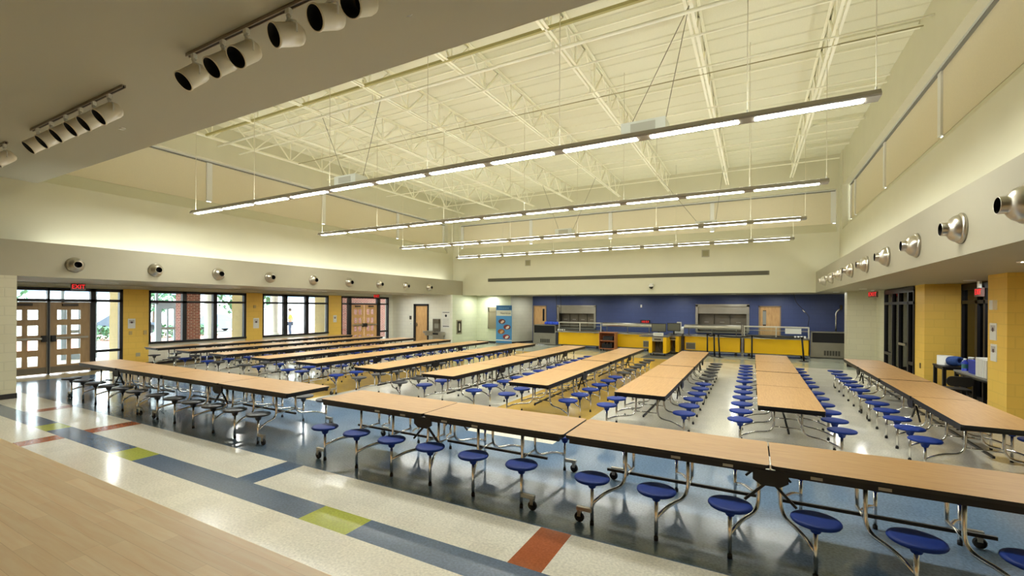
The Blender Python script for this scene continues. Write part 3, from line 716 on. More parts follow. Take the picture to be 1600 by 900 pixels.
for x, y, lb in ((-2.95, 3.34, 'small round ceiling sensor beside the middle lighting track'), (-8.95, 3.4, 'small round ceiling sensor beside the six-lamp track')):
    m = MB(); m.lathe([(0, -.03), (.04, -.025), (.055, 0)], 16); tag(m.build('ceiling_sensor', WHITE, None, (x, y, 4.888)), lb, 'sensor')

# ------------------------------------------------------------------ back bulkhead: slot diffuser, dome camera, small speakers
t = thing('slot_diffuser', 'long grey slot diffuser across the cream back bulkhead', 'air diffuser', (-5.98, YB - .003, 3.47))
m = MB(); m.box(-6.55, 6.55, -.012, 0, -.085, .085); m.build('flange', mat('diffuser_grey', (112, 108, 88), .5), t)
m = MB()
for z in (-.05, 0, .05): m.box(-6.5, 6.5, -.016, -.011, z - .012, z + .012)
m.build('slot', mat('diffuser_dark', (58, 56, 44), .7), t)
t = thing('dome_camera', 'dark dome security camera on the back bulkhead below the slot diffuser', 'security camera', (-4.0, YB - .08, 2.98))
m = MB(); m.lathe([(0, .1), (.09, .1), (.1, .06), (.1, 0)], 20); m.box(-.06, .06, 0, .08, .0, .14); m.build('housing', WHITE, t)
m = MB(); m.lathe([(.09, 0), (.085, -.04), (.05, -.08), (0, -.095)], 20); m.build('smoked_dome', mat('smoked', (16, 16, 18), .1), t)
for x, z, lb in ((-1.78, 4.36, 'small square grey wall speaker on the back bulkhead beneath the pendant lamps'), (-10.15, 4.3, 'small square grey wall speaker on the back bulkhead near the street side')):
    t = thing('wall_speaker', lb, 'wall speaker', (x, YB, z)); m = MB(); m.box(-.15, .15, -.02, 0, -.15, .15); m.build('frame', CREAM, t); m = MB(); m.box(-.11, .11, -.026, -.02, -.11, .11); m.build('grille', mat('olive_grille', (150, 144, 108), .6), t)
DL = [(3.0, 5.6), (-16.2, 18.3), (-15.0, 11.3), (-13.3, 20.95), (-13.0, 21.5), (-10.6, 22.3), (-8.3, 22.2), (-5.6, 22.3), (-3.2, 22.3), (-.75, 22.2), (1.0, 22.3), (2.75, 20.6), (4.05, 13.0), (3.1, 8.2), (3.0, 17.4), (-16.2, 6.0), (-16.2, 9.5), (-16.2, 13.2), (-16.2, 17.0)]  # street-side lamps and the one closest to the stage: unseen, added as fill
mb = MB(); mb.lathe([(.068, .0), (.095, -.012), (.1, 0)], 20); ME_tr = mb.mesh('trim_ring', WHITE)
mb = MB(); mb.lathe([(0, -.004), (.07, -.004)], 20); ME_dl = mb.mesh('lens', DLENS)
wh = ['added as fill on the pilaster side, closest to the stage', 'added to brighten the white wall, in front of its wooden door', 'added as fill in the soffit near the middle pilaster on the street side', 'in the corner by the tall blue banner', 'just in front of the tall blue banner', 'above the stainless case beside the wooden kitchen door', 'above the pass window toward the street', 'above the digital clock', 'above the cash registers', 'above the wide stainless pass window', 'above the kitchen door by the black cord', 'at the corner above the steel case with the tap', 'above the cluttered side tables', 'in the soffit above the last stage-end table', 'in front of the glazed corridor door', 'set as unseen fill in front of the street doors', 'set as unseen fill by the first street window', 'set as unseen fill by the second street window', 'set as unseen fill in front of the far street doors']
for (x, y), w in zip(DL, wh):
    t = thing('downlight', 'small round recessed downlight ' + w, 'downlight', (x, y, ZS), 0, 'recessed downlights'); put(ME_tr, 'trim_ring', t); put(ME_dl, 'lens', t)
#PART3

# ------------------------------------------------------------------ serving line along the blue wall
WOODC = CARTW
def serving(nm_label, x0, x1, guard, grilles=(), yf=21.5):
    t = thing('serving_counter', nm_label, 'serving counter', ((x0 + x1) / 2, yf + .42, 0), 0, 'yellow serving counters'); h = (x1 - x0) / 2; a, b_ = -.42, .42
    m = MB(); m.box(-h, h, a, b_, .80, .84); m.box(-h + .02, h - .02, a + .03, b_, .66, .80); m.build('counter_top', STAIN, t)
    m = MB(); m.box(-h + .02, h - .02, a + .02, a + .05, .16, .78); m.box(-h + .02, -h + .05, a + .02, b_, .16, .78); m.box(h - .05, h - .02, a + .02, b_, .16, .78); m.build('front_panel', YELLOWP, t)
    m = MB(); m.box(-h + .04, h - .04, a + .05, b_, .12, .17); m.build('base_shelf', STAIND, t)
    m = MB()
    for k in range(3): m.tube([(-h, a - .08 - k * .09, .80), (h, a - .08 - k * .09, .80)], .014, 8)
    for x in (-h + .25, 0, h - .25): m.bar((x, a, .79), (x, a - .28, .79), .025)
    m.build('tray_rail', STAIN, t)
    for x in (-h + .22, h - .22):
        for y in (a + .12, b_ - .1):
            c = MB(); c.lathe([(0, -.018), (.055, -.018), (.055, .018), (0, .018)], 14, (x, y, .055), frame_axes((0, 1, 0))); c.box(x - .03, x + .03, y - .025, y + .025, .09, .13); c.build('caster', RUBBER, t)
    for gx in grilles:
        m = MB(); m.box(gx - .2, gx + .2, a + .005, a + .02, .2, .5); m.mi(1)
        for k in range(6): m.box(gx - .17 + k * .06, gx - .13 + k * .06, a, a + .008, .23, .47)
        m.build('vent_grille', [STAIN, mat('vent_dark', (70, 68, 60), .6)], t)
    if guard == 'flat':
        m = MB()
        for x in (-h + .04, 0.02, h - .04): m.bar((x, a + .12, .84), (x, a + .12, 1.27), .045)
        m.box(-h + .02, h - .02, a + .05, a + .5, 1.25, 1.29); m.bar((-h + .04, a + .12, 1.12), (h - .04, a + .12, 1.12), .02); m.build('guard_frame', mat('pale_aluminium', (214, 210, 194), .35, .4), t)
        m = MB(); m.box(-h + .07, h - .07, a + .11, a + .115, .9, 1.25); m.build('guard_glass', GLASS, t)
        m = MB(); m.box(-h + .1, h - .1, a + .35, b_ - .05, .84, .9); m.build('food_well', STAIND, t)
    else:
        m = MB(); pr = [(a + .02, 1.13), (a + .0, 1.19), (a + .03, 1.27), (a + .12, 1.30), (a + .3, 1.31), (a + .3, 1.28), (a + .13, 1.26)]
        m.prism(pr, -h + .02, h - .02, (Vector((0, 1, 0)), Vector((0, 0, 1)), Vector((1, 0, 0)))); m.build('guard_hood', STAIN, t)
        m = MB()
        for x in (-h + .2, 0, h - .2): m.tube([(x, a + .2, .84), (x, a + .2, 1.28)], .018, 8)
        m.build('guard_post', STAIN, t)
        m = MB(); m.box(-h + .05, h - .05, a + .05, a + .055, .98, 1.23); m.build('guard_glass', GLASS, t)
        for x in (-h * .5, h * .45):
            m = MB(); m.lathe([(.05, 0), (.03, .05), (.0, .055)], 12, (x, a + .25, 1.21)); m.build('heat_lamp', STAIN, t)
    return t
serving('yellow serving counter with a framed glass guard, in front of the street-end pass window', -8.85, -6.56, 'flat')
serving('yellow serving counter with a rounded steel hood, behind the wooden tray cart', -6.52, -4.1, 'hood', (.98,))
serving('yellow serving counter with a rounded steel hood, under the wide stainless pass window', -2.75, -.43, 'hood', (-.86,))
serving('yellow serving counter with a framed glass guard, beside the black-topped steel case with a tap', -.36, 2.02, 'flat')
t = thing('counter_column', 'slim steel post standing between the two counters behind the rope posts', 'post', (-.395, 21.75, 0)); m = MB(); m.box(-.03, .03, -.05, .05, .2, 1.32); m.box(-.045, .045, -.1, .1, .02, .2); m.build('post', STAIN, t)
for x, lb in ((-8.65, 'row of small white cups on the street end of the serving line'), (1.72, 'row of small white cups on the tap end of the serving line')): pass
for gi, (xs, g) in enumerate((((-8.83, -8.72, -8.61, -8.50), 'white cups on the street end of the serving line'), ((1.52, 1.63, 1.74, 1.85), 'white cups on the tap end of the serving line'))):
    for k, x in enumerate(xs):
        m = MB(); m.lathe([(0, 0), (.032, 0), (.042, .09), (.038, .09), (.03, .006)], 12); tag(m.build('cup', WHITE, None, (x, 21.56, .842)), '%s of four white cups on the serving counter by the %s' % (ORD[k], ('street-end steel case', 'steel case with the tap')[gi]), 'cup', g)
m = MB(); m.box(-.28, .28, -.01, .01, -.11, .11); tag(m.build('menu_card', PAPER, None, (1.45, 21.588, 1.12)), 'white card fixed on the glass guard by the steel case with a tap', 'card')
def icebox(label, x0, x1, y0=22.42):
    t = thing('refrigerated_case', label, 'refrigerated case', ((x0 + x1) / 2, y0 + .4, 0)); h = (x1 - x0) / 2
    m = MB(); m.box(-h, h, -.4, .4, .03, .64); m.box(-h, -h + .05, -.4, .4, .64, 1.08); m.box(h - .05, h, -.4, .4, .64, 1.08); m.box(-h, h, -.4, .4, 1.05, 1.09); m.build('body', STAIN, t)
    m = MB(); m.box(-h + .05, h - .05, -.36, .38, .64, 1.05); m.build('black_curtain', mat('black_curtain', (16, 15, 15), .6), t)
    m = MB(); m.box(-.25, .35, -.415, -.4, .1, .34); m.mi(1)
    for k in range(6): m.box(-.23 + k * .095, -.16 + k * .095, -.42, -.41, .12, .32)
    m.build('vent_grille', [STAIN, mat('vent_dark', (70, 68, 60), .6)], t)
    return t
icebox('stainless case with a black upper front, before the kitchen door by the banner', -10.67, -9.34)
icebox('stainless case with a black upper front, under the chrome tap by the cream wall', 2.13, 3.5)
t = thing('gooseneck_tap', 'tall chrome tap rising behind the steel case beside the cream wall', 'tap', (3.10, 23.3, 1.0)); m = MB(); m.tube(fillet([(0, 0, 0), (0, 0, .9), (.22, -.02, 1.12)], .1), .03, 8); m.lathe([(0, 0), (.05, 0), (.05, .2), (0, .2)], 10, (.17, -.02, 1.0)); m.build('spout', CHROME, t)
t = thing('black_bags', 'small heap of royal-blue cloth on the street-end stainless case', 'cloth', (-9.72, 22.8, 1.09)); t.name = 'blue_cloth'
m = MB()
for k in range(5): m.lathe([(0, 0), (.12, .02), (.15, .08), (.1, .15), (0, .17)], 12, (-.3 + k * .15, .03 * (k % 2), 0))
m.build('folds', mat('royal_blue_cloth', (28, 70, 190), .7, noise=(14, .2)), t)
# cords from the soffit
for nm, pts, lb in (('black_cord', [(1.55, 22.9, ZS), (1.62, 22.6, 2.3), (1.9, 22.4, 1.95), (2.06, 22.2, 1.7), (2.0, 22.1, 1.32)], 'black cord hanging from the soffit to the serving counter by the tap'),
                    ('black_cord', [(-9.02, 22.3, ZS), (-8.98, 22.3, 1.25)], 'thin black cord hanging by the street-end pass window, next to the corner'), ('black_cord', [(-9.32, 22.4, ZS), (-9.25, 22.4, 1.4)], 'thin black cord hanging closest to the banner, by the street-end pass window')):
    m = MB(); m.tube(fillet(pts, .15), .012, 6)
    if len(pts) > 2: m.mi(1).tube([(1.84, 22.45, 2.0), (1.93, 22.38, 1.88)], .03, 8)
    tag(m.build(nm, [BLACK, CHROME]), lb, 'cord')
# clock on the blue wall
t = thing('digital_clock', 'red digital clock reading 10:53 on the blue wall', 'clock', (-4.87, 23.6, 1.32)); m = MB(); m.box(-.24, .24, -.06, 0, -.1, .1); m.build('case', BLACK, t)
text('10:53', .15, (0, -.063, 0), (PI / 2, 0, 0), RED, t, 'digits', sx=1.15)
m = MB(); m.box(-.04, .04, -.02, 0, -.07, .07); tag(m.build('wall_sensor', WHITE, None, (-5.08, 23.6, 2.13)), 'small white sensor on the blue wall above the clock', 'sensor')
# tray cart
t = thing('tray_cart', 'cherry-wood tray cart with black trays in front of the yellow counters', 'cart', (-6.02, 20.9, 0)); h = .38
m = MB(); m.box(-h, -h + .03, -.24, .24, .1, .87); m.box(h - .03, h, -.24, .24, .1, .87); m.box(-h, h, .2, .24, .1, .87); m.build('cart_body', WOODC, t)
m = MB(); m.box(-h - .01, h + .01, -.25, .25, .85, .88); m.build('cart_top', WOODC, t)
for z in (.1, .47):
    m = MB(); m.box(-h + .03, h - .03, -.24, .2, z, z + .03); m.build('shelf', WOODC, t)
for x in (-.3, .3):
    for y in (-.18, .18):
        m = MB(); m.lathe([(0, -.016), (.045, -.016), (.045, .016), (0, .016)], 12, (x, y, .045), frame_axes((1, 0, 0))); m.build('caster', RUBBER, t)
for k in range(4):
    m = MB(); m.prism(rrect(.5, .36, .04, 3), 0, .045); tag(m.build('tray', BLACK, None, (-6.0 + .01 * k, 20.88, .503 + k * .05)), 'black tray, %s from the bottom of the pile on the upper cart shelf' % ORD[k], 'tray', 'black trays on the upper cart shelf')
for k in range(9):
    m = MB(); m.box(-.02, .02, -.17, .17, 0, .2 + .03 * (k % 3)); tag(m.build('folder', BLACK, None, (-6.26 + k * .055, 20.87, .132)), '%s black upright binder on the lower cart shelf, counted from the banner side' % ORD[k], 'binder', 'black binders on the lower cart shelf')
# cash-register stations
def kiosk(label, x0, x1, y0, y1, wing):
    t = thing('register_stand', label, 'register stand', ((x0 + x1) / 2, (y0 + y1) / 2, 0)); hx, hy = (x1 - x0) / 2, (y1 - y0) / 2
    m = MB(); m.box(-hx - .02, hx + .06, -hy - .02, hy + .02, .8, .85); 
    if wing: m.prism([(-hx - .45, -.2), (-hx - .02, -hy), (-hx - .02, .3), (-hx - .3, .3)], .79, .83)
    m.build('counter', mat('dark_grey_counter', (106, 104, 100), .35), t)
    for s in (-1, 1):
        m = MB(); m.box(s * hx - s * .14, s * hx, -hy, hy, .12, .8); m.build('side_panel', YELLOWP, t)
    m = MB(); m.box(-hx + .14, hx - .14, -hy + .01, -hy + .04, .62, .8); m.mi(1).box(-.14, .14, -hy, -hy + .012, .68, .73); m.build('drawer', [STAIN, BLACK], t)
    m = MB(); m.box(-hx + .14, hx - .14, -hy + .03, hy, .1, .15); m.box(-hx + .14, hx - .14, hy - .05, hy, .15, .8); m.build('inner_case', STAIND, t)
    m = MB(); m.tube(fillet([(0.1, 0, .62), (.16, .02, .4), (.08, .05, .17)], .1), .012, 6); m.tube(fillet([(.02, 0, .62), (-.03, .02, .35), (.1, .05, .17)], .1), .01, 6); m.build('cables', BLACK, t)
    for x in (-hx + .08, hx - .08):
        for y in (-hy + .08, hy - .08):
            m = MB(); m.lathe([(0, -.018), (.05, -.018), (.05, .018), (0, .018)], 12, (x, y, .05), frame_axes((1, 0, 0))); m.box(x - .02, x + .02, y - .02, y + .02, .09, .13); m.build('caster', RUBBER, t)
kiosk('yellow cash-register stand with an open front and a side wing, at the mat', -3.93, -3.2, 19.75, 20.55, True)
kiosk('yellow cash-register stand just behind the one on the mat', -3.35, -2.85, 20.75, 21.45, False)
def monitor(x, y, z, w, h, label, rz=0):
    t = thing('monitor', label, 'monitor', (x, y, z), rz); m = MB(); m.box(-w / 2, w / 2, -.02, .03, .16, .16 + h); m.build('bezel', BLACK, t)
    m = MB(); m.box(-w / 2 + .025, w / 2 - .025, -.024, -.02, .185, .16 + h - .025); m.build('screen', mat('grey_screen', (104, 104, 92), .25), t)
    m = MB(); m.box(-.03, .03, .0, .04, .01, .2); m.box(-.12, .12, -.08, .1, 0, .015); m.build('stand', BLACK, t)
monitor(-3.58, 20.1, .85, .60, .36, 'black-framed monitor on the register stand at the mat', .05); monitor(-3.1, 21.05, .85, .55, .36, 'black-framed monitor on the register stand behind the front one', -.05)
t = thing('receipt_printer', 'white boxy printer below the front register monitor', 'printer', (-3.55, 19.88, .85)); m = MB(); m.box(-.2, .2, -.1, .06, 0, .13); m.build('case', WHITE, t); m = MB(); m.box(-.15, .15, -.104, -.1, .07, .085); m.build('paper_slot', BLACK, t)
t = thing('label_printer', 'white machine with a sloping top beside the second register monitor', 'printer', (-2.98, 21.8, .885)); m = MB(); m.prism([(-.15, 0), (.15, 0), (.15, .24), (.02, .3), (-.15, .2)], -.2, .2, (Vector((0, 1, 0)), Vector((0, 0, 1)), Vector((1, 0, 0)))); m.build('case', WHITE, t); m = MB(); m.prism([(-.05, .3), (.06, .28), (.0, .52)], -.1, .1, (Vector((0, 1, 0)), Vector((0, 0, 1)), Vector((1, 0, 0)))); m.build('paper_feed', PAPER, t)
m = MB(); m.box(-.3, .3, -.25, .25, 0, .88); m.mi(1).box(-.31, .31, -.26, .26, .86, .885); tag(m.build('side_counter', [STAIND, mat('dark_grey_counter', (106, 104, 100), .35)], None, (-3.1, 21.8, 0)), 'grey side counter carrying the sloping white machine', 'counter')
m = MB(); m.box(-.65, .65, -.8, .8, 0, .012); tag(m.build('floor_mat', mat('grey_mat', (84, 84, 78), .9, noise=(60, .15)), None, (-3.4, 19.55, 0)), 'dark grey floor mat under the front register stand', 'mat')
# rope posts
PO = [(-1.72, 21.0, 0, 0), (-1.42, 20.75, -.02, 0), (-1.20, 20.45, -.055, 0), (-.03, 20.8, 0, 0), (1.74, 20.6, -.065, 0)]
for k, (x, y, lean, _) in enumerate(PO):
    t = thing('rope_post', ('black rope post standing closest to the registers', 'black rope post, second from the registers', 'black rope post leaning, third from the registers', 'upright black rope post alone in front of the table row end', 'black rope post tilting in front of the counter by the tap')[k], 'rope post', (x, y, 0), 0, 'black rope posts')
    m = MB(); m.lathe([(0, .03), (.06, .028), (.16, .012), (.165, 0), (0, 0)], 20); m.build('base', BLACKM, t)
    m = MB(); m.tube([(0, 0, .02), (lean, 0, .88)], .032, 10); m.lathe([(0, .95), (.04, .945), (.045, .87), (0, .86)], 12, (lean, 0, 0)); m.build('pole', BLACKM, t)
for k, (a, c) in enumerate(((0, 1), (2, 3), (3, 4))):
    A = Vector((PO[a][0] + PO[a][2], PO[a][1], .9)); B = Vector((PO[c][0] + PO[c][2], PO[c][1], .9)); m = MB(); dv = (B - A).normalized() * .056; A += dv; B -= dv
    for i in range(8):
        p = A.lerp(B, i / 8); q = A.lerp(B, (i + 1) / 8); s = lambda tt: -.035 * 4 * tt * (1 - tt); p.z += s(i / 8); q.z += s((i + 1) / 8); m.bar(p, q, .004, .05)
    tag(m.build('belt', BLACK), ('short black belt between the two posts by the registers', 'black belt stretched to the lone upright post', 'black belt stretched from the upright post to the tilting post')[k], 'belt', 'retractable black belts')

# ------------------------------------------------------------------ things on the walls
# banner stand with printed panel (flat print)
t = thing('banner_stand', 'tall blue roll-up banner with four food pictures in the far corner', 'banner', (-11.97, 21.42, 0))
m = MB(); m.box(-.49, .49, -.005, .005, .06, 2.13); m.build('banner_sheet', mat('banner_blue', (74, 138, 190), .5, noise=(4, .05)), t)
m = MB(); m.box(-.5, .5, -.09, .09, 0, .07); m.build('base', STAIN, t)
m = MB(); m.box(-.49, .49, -.008, -.005, 1.88, 2.13); m.build('top_band', mat('banner_dark_blue', (44, 98, 148), .5), t)
m = MB(); m.box(-.47, .47, -.008, -.005, 1.56, 1.86); m.build('title_band', mat('banner_white', (206, 206, 190), .5), t)
m = MB(); m.box(-.49, .49, -.008, -.005, .20, .25); m.build('low_band', PAPER, t)
text('Nutrition', .17, (.1, -.009, 1.7), (PI / 2, 0, 0), mat('ink', (30, 30, 40), .6), t)
m = MB()
for k in range(12): m.box(-.33 + k * .055, -.295 + k * .055, -.0095, -.008, 1.955, 2.005)
m.build('small_print', mat('pale_ink', (120, 170, 205), .6), t)
for k, (x, z, c1, c2) in enumerate(((-.12, 1.25, (92, 42, 36), (206, 180, 160)), (.2, .95, (110, 40, 34), (214, 196, 180)), (-.16, .70, (140, 84, 44), (200, 160, 110)), (.16, .42, (130, 40, 44), (222, 214, 200)))):
    m = MB(); m.lathe([(0, 0), (.22, 0)], 18, (x, -.0085 - .001 * k, z), (Vector((1, 0, 0)), Vector((0, 0, .62)), Vector((0, -1, 0)))); m.mi(1).lathe([(0, 0), (.11, 0)], 12, (x + .03, -.011 - .001 * k, z - .02), (Vector((1, 0, .5)), Vector((-.2, 0, .6)), Vector((0, -1, 0))))
    m.build('food_picture', [mat('food_%d' % k, c1, .6, noise=(18, .5)), mat('food_light_%d' % k, c2, .6, noise=(24, .3))], t)
t = thing('display_case', 'wall-hung display case in the corner, half hidden by the blue banner', 'display case', (-12.75, 21.95, 1.42)); m = MB(); m.box(-.5, .5, -.05, -.045, -.58, .58); m.box(-.52, -.45, -.07, 0, -.6, .6); m.box(.45, .52, -.07, 0, -.6, .6); m.box(-.52, .52, -.07, 0, .36, .6); m.box(-.52, .52, -.07, 0, -.6, -.53); m.build('frame', mat('taupe_metal', (150, 142, 116), .4, .3), t); m = MB(); m.box(-.45, .45, -.045, -.02, -.53, .36); m.build('board', mat('tan_board', (176, 166, 138), .7), t)
t = thing('extinguisher_cabinet', 'dark fire-extinguisher cabinet on the green-white corner wall', 'extinguisher cabinet', (-14.05, 20.15, .95)); m = MB(); m.box(0, .02, -.24, .24, -.38, .38); m.build('frame', mat('taupe_metal', (150, 142, 116), .4, .3), t); m = MB(); m.box(.02, .025, -.17, .17, -.31, .31); m.build('door_glass', mat('dark_pane', (52, 48, 42), .15), t); m = MB(); m.lathe([(0, 0), (.06, 0), (.06, .34), (.02, .4), (0, .4)], 10, (.032, 0, -.2), (Vector((.2, 0, 0)), Vector((0, 1, 0)), Vector((0, 0, 1)))); m.build('extinguisher', mat('pale_extinguisher', (170, 160, 140), .4), t)
t = thing('drinking_fountain', 'stainless two-level drinking fountain beside the wooden door', 'drinking fountain', (-14.8, 19.395, 0))
m = MB(); m.box(-.42, .08, -.03, 0, .72, 1.38); m.box(-.36, .02, -.1, -.03, 1.16, 1.36); m.mi(1).box(-.3, -.04, -.036, -.03, .88, 1.14); m.build('bottle_filler', [STAIND, mat('filler_grey', (150, 146, 130), .4)], t)
m = MB(); m.prism(rrect(.62, .42, .1, 5, -.5, -.22), .62, .74); m.prism(rrect(.5, .32, .1, 5, -.5, -.2), .5, .62); m.build('upper_basin', STAIN, t)
m = MB(); m.prism(rrect(.75, .42, .1, 5, .05, -.22), .50, .70); m.prism(rrect(.62, .3, .1, 5, .05, -.18), .26, .50); m.mi(1).box(-.1, .25, -.44, -.43, .56, .66); m.build('lower_basin', [STAIN, BLACK], t)
t = thing('poster', 'white notice with a black picture above the drinking fountain', 'poster', (-14.36, 19.4, 1.36)); m = MB(); m.box(-.27, .27, -.012, 0, -.45, .45); m.build('sheet', PAPER, t)
m = MB(); m.lathe([(0, 0), (.07, 0)], 14, (0, -.014, .2), (Vector((1, 0, 0)), Vector((0, 0, 1)), Vector((0, -1, 0)))); m.box(-.22, .22, -.014, -.012, .36, .39); m.box(-.2, .2, -.014, -.012, -.38, -.34)
for k in range(7): m.box(-.2, .2, -.014, -.012, -.28 + k * .05, -.275 + k * .05)
m.build('print', mat('ink', (30, 30, 40), .6), t)
m = MB(); m.box(-.07, .07, -.015, 0, -.1, .1); tag(m.build('room_sign', mat('brown_sign', (70, 62, 58), .5), None, (-16.79, 19.4, 1.42)), 'small dark room sign next to the wooden door', 'sign')
m = MB(); m.box(-.045, .045, -.012, 0, -.06, .06); m.mi(1).box(-.012, .012, -.018, -.012, -.02, .02); tag(m.build('light_switch', [WHITE, BLACK], None, (-16.76, 19.4, 1.08)), 'white light switch below the small room sign', 'switch')
def on_x(nm, x, y, z, w, h, m_, label, cat, nx=1, ink=True, d=.012):
    t = thing(nm, label, cat, (x, y, z)); q = MB(); q.box(0, nx * d, -w / 2, w / 2, -h / 2, h / 2); q.build('sheet' if ink else 'plate', m_, t)
    if ink:
        q = MB()
        for k in range(5): q.box(nx * d, nx * (d + .002), -w * .36, w * .36, h * .05 + k * h * .07, h * .05 + k * h * .07 + .008)
        q.lathe([(0, 0), (w * .17, 0)], 12, (nx * (d + .002), 0, h * .12), frame_axes((nx, 0, 0))); q.build('print', mat('faded_ink', (90, 66, 66), .6), t)
    return t
on_x('notice', XW + .02, 7.16, 1.43, .20, .32, PAPER, 'white notice on the yellow pilaster beside the street doors', 'notice')
on_x('notice', XW + .02, 11.38, 1.32, .24, .42, PAPER, 'white notice on the yellow pilaster between the two street windows', 'notice')
on_x('notice', XW + .02, 15.35, 1.42, .20, .34, PAPER, 'white notice on the yellow pilaster by the far street doors', 'notice')
on_x('light_switch', XW + .02, 7.13, 1.12, .09, .12, mat('tan_plate', (196, 170, 110), .5), 'tan switch plate below the notice beside the street doors', 'switch', ink=False)
on_x('light_switch', XW + .02, 7.53, 1.12, .09, .14, mat('tan_plate', (196, 170, 110), .5), 'tan call plate at the edge of the first street window', 'switch', ink=False, d=.03)
on_x('outlet', XW + .02, 7.34, .39, .12, .12, mat('grey_plate', (176, 168, 140), .5), 'square outlet low on the yellow pilaster beside the street doors', 'outlet', ink=False)
on_x('thermostat', XW + .02, 11.31, 2.0, .1, .12, mat('tan_plate', (196, 170, 110), .5), 'small box high on the pilaster between the street windows', 'thermostat', ink=False, d=.03)
on_x('notice', 3.75, 11.02, 1.66, .24, .30, PAPER, 'upper of two white notices on the yellow column', 'notice', -1)
on_x('notice', 3.75, 11.0, 1.29, .22, .30, PAPER, 'lower of two white notices on the yellow column', 'notice', -1)
on_x('strobe', 3.75, 10.96, 2.13, .13, .17, WHITE, 'white alarm strobe on the yellow column above the notices', 'strobe', -1, ink=False, d=.06)
on_x('outlet', 3.75, 14.95, .62, .08, .13, mat('dark_plate', (90, 76, 52), .5), 'dark outlet on the slim yellow pilaster', 'outlet', -1, ink=False)
def exit_sign(loc, rz, label, w=.32, h=.19, hang=True):
    t = thing('exit_sign', label, 'exit sign', loc, rz); m = MB(); m.box(-w / 2, w / 2, -.025, .025, -h / 2, h / 2); m.build('case', mat('sign_case', (96, 74, 70), .4), t)
    if hang: m = MB(); m.box(-.06, .06, -.02, .02, h / 2, ZS - loc[2]); m.build('canopy', WHITE, t)
    text('EXIT', h * .92, (0, -.027, 0), (PI / 2, 0, 0), RED, t, sx=.84)
exit_sign((-17.45, 5.62, 2.565), PI / 2, 'red EXIT sign hanging over the street doors')
exit_sign((-17.45, 17.5, 2.565), .35, 'red EXIT sign seen at an angle by the far street doors')
exit_sign((3.50, 18.75, 2.53), -1.0, 'small red EXIT sign at the end of the cream block wall')
exit_sign((4.38, 13.55, 2.43), -PI / 2, 'red EXIT sign over the deep glazed doors behind the yellow column', .36, .19)

# ------------------------------------------------------------------ side tables in the yellow recess
def side_table(label, x0, x1, y0, y1, z, top):
    t = thing('side_table', label, 'table', ((x0 + x1) / 2, (y0 + y1) / 2, 0)); hx, hy = (x1 - x0) / 2, (y1 - y0) / 2
    m = MB(); m.box(-hx, hx, -hy, hy, z - .035, z); m.build('tabletop', top, t); m = MB()
    m.box(-hx + .02, hx - .02, -hy + .02, hy - .02, z - .08, z - .035); m.build('apron', BLACKM, t)
    for sx in (-1, 1):
        for sy in (-1, 1): m = MB(); m.box(sx * hx - sx * .07, sx * hx - sx * .01, sy * hy - sy * .07, sy * hy - sy * .01, 0, z - .035); m.build('leg', BLACKM, t)
side_table('small black table against the yellow recess wall', 3.78, 4.36, 13.55, 14.2, .76, BLACK)
side_table('dark-legged table with a grey top, beside the small black table', 3.86, 4.38, 11.45, 13.2, .74, mat('grey_top', (128, 128, 124), .4))
m = MB(); m.lathe([(0, 0), (.15, 0), (.15, .21), (.05, .21), (.045, .12), (0, .12)], 24); tag(m.build('paper_towel_roll', PAPER, None, (3.97, 14.04, .76)), 'fat white paper-towel roll on the small black table', 'paper towel roll')
m = MB(); m.lathe([(.0, -.12), (.1, -.12), (.115, 0), (.1, .12), (.05, .12), (.045, 0), (0, 0)], 18, (0, 0, .115), frame_axes((.5, -1, .1))); tag(m.build('blue_roll', mat('blue_roll', (40, 74, 140), .7, noise=(20, .2)), None, (4.05, 13.76, .76)), 'rolled blue cloth lying next to the paper-towel roll', 'roll')
def bottle(nm, x, y, z, r, h, c, label, cat, grp):
    t = thing(nm, label, cat, (x, y, z), 0, grp); m = MB(); m.lathe([(0, 0), (r, 0), (r, h * .7), (r * .45, h * .82), (r * .4, h * .9), (0, h * .9)], 14); m.build('body', c, t); m = MB(); m.lathe([(r * .42, h * .88), (r * .45, h), (0, h)], 10); m.build('cap', WHITE, t); m = MB(); m.lathe([(r * 1.01, h * .2), (r * 1.01, h * .55)], 14); m.build('label_band', mat('teal_label', (60, 120, 120), .5), t)
bottle('bottle', 4.16, 13.6, .76, .04, .2, mat('pale_bottle', (196, 204, 190), .3), 'small pale bottle with a teal label, beside the rolled blue cloth', 'bottle', 'cleaning bottles')
t = thing('wipes_canister', 'round pale canister with a teal band at the edge of the black table', 'canister', (4.28, 13.62, .76)); m = MB(); m.lathe([(0, 0), (.055, 0), (.055, .2), (.058, .2), (.05, .23), (0, .23)], 16); m.build('body', PAPER, t); m = MB(); m.lathe([(.056, .05), (.056, .14)], 16); m.build('label_band', mat('teal_label', (60, 120, 120), .5), t)
BLB = mat('blue_plastic', (34, 60, 176), .4)
for k, (x, y) in enumerate(((4.0, 13.05), (4.08, 12.95), (4.16, 12.86))): bottle('bottle', x, y, .74, .055, .26, BLB, '%s blue bottle in the cluster on the grey-topped table' % ORD[k], 'bottle', 'blue bottles')
t = thing('blue_bin', 'royal-blue plastic bin on the grey-topped table', 'bin', (4.12, 12.52, .74)); m = MB(); m.prism([(-.17, -.2), (.17, -.2), (.17, .2), (-.17, .2)], 0, .25); m.build('bin_body', BLB, t); m = MB(); m.prism(rrect(.38, .44, .04, 4), .24, .27); m.build('rim', BLB, t)
m = MB(); m.box(-.12, .12, -.14, .14, 0, .06); tag(m.build('paper_stack', PAPER, None, (4.16, 12.52, 1.01)), 'white stack of paper lying on the royal-blue bin', 'paper')
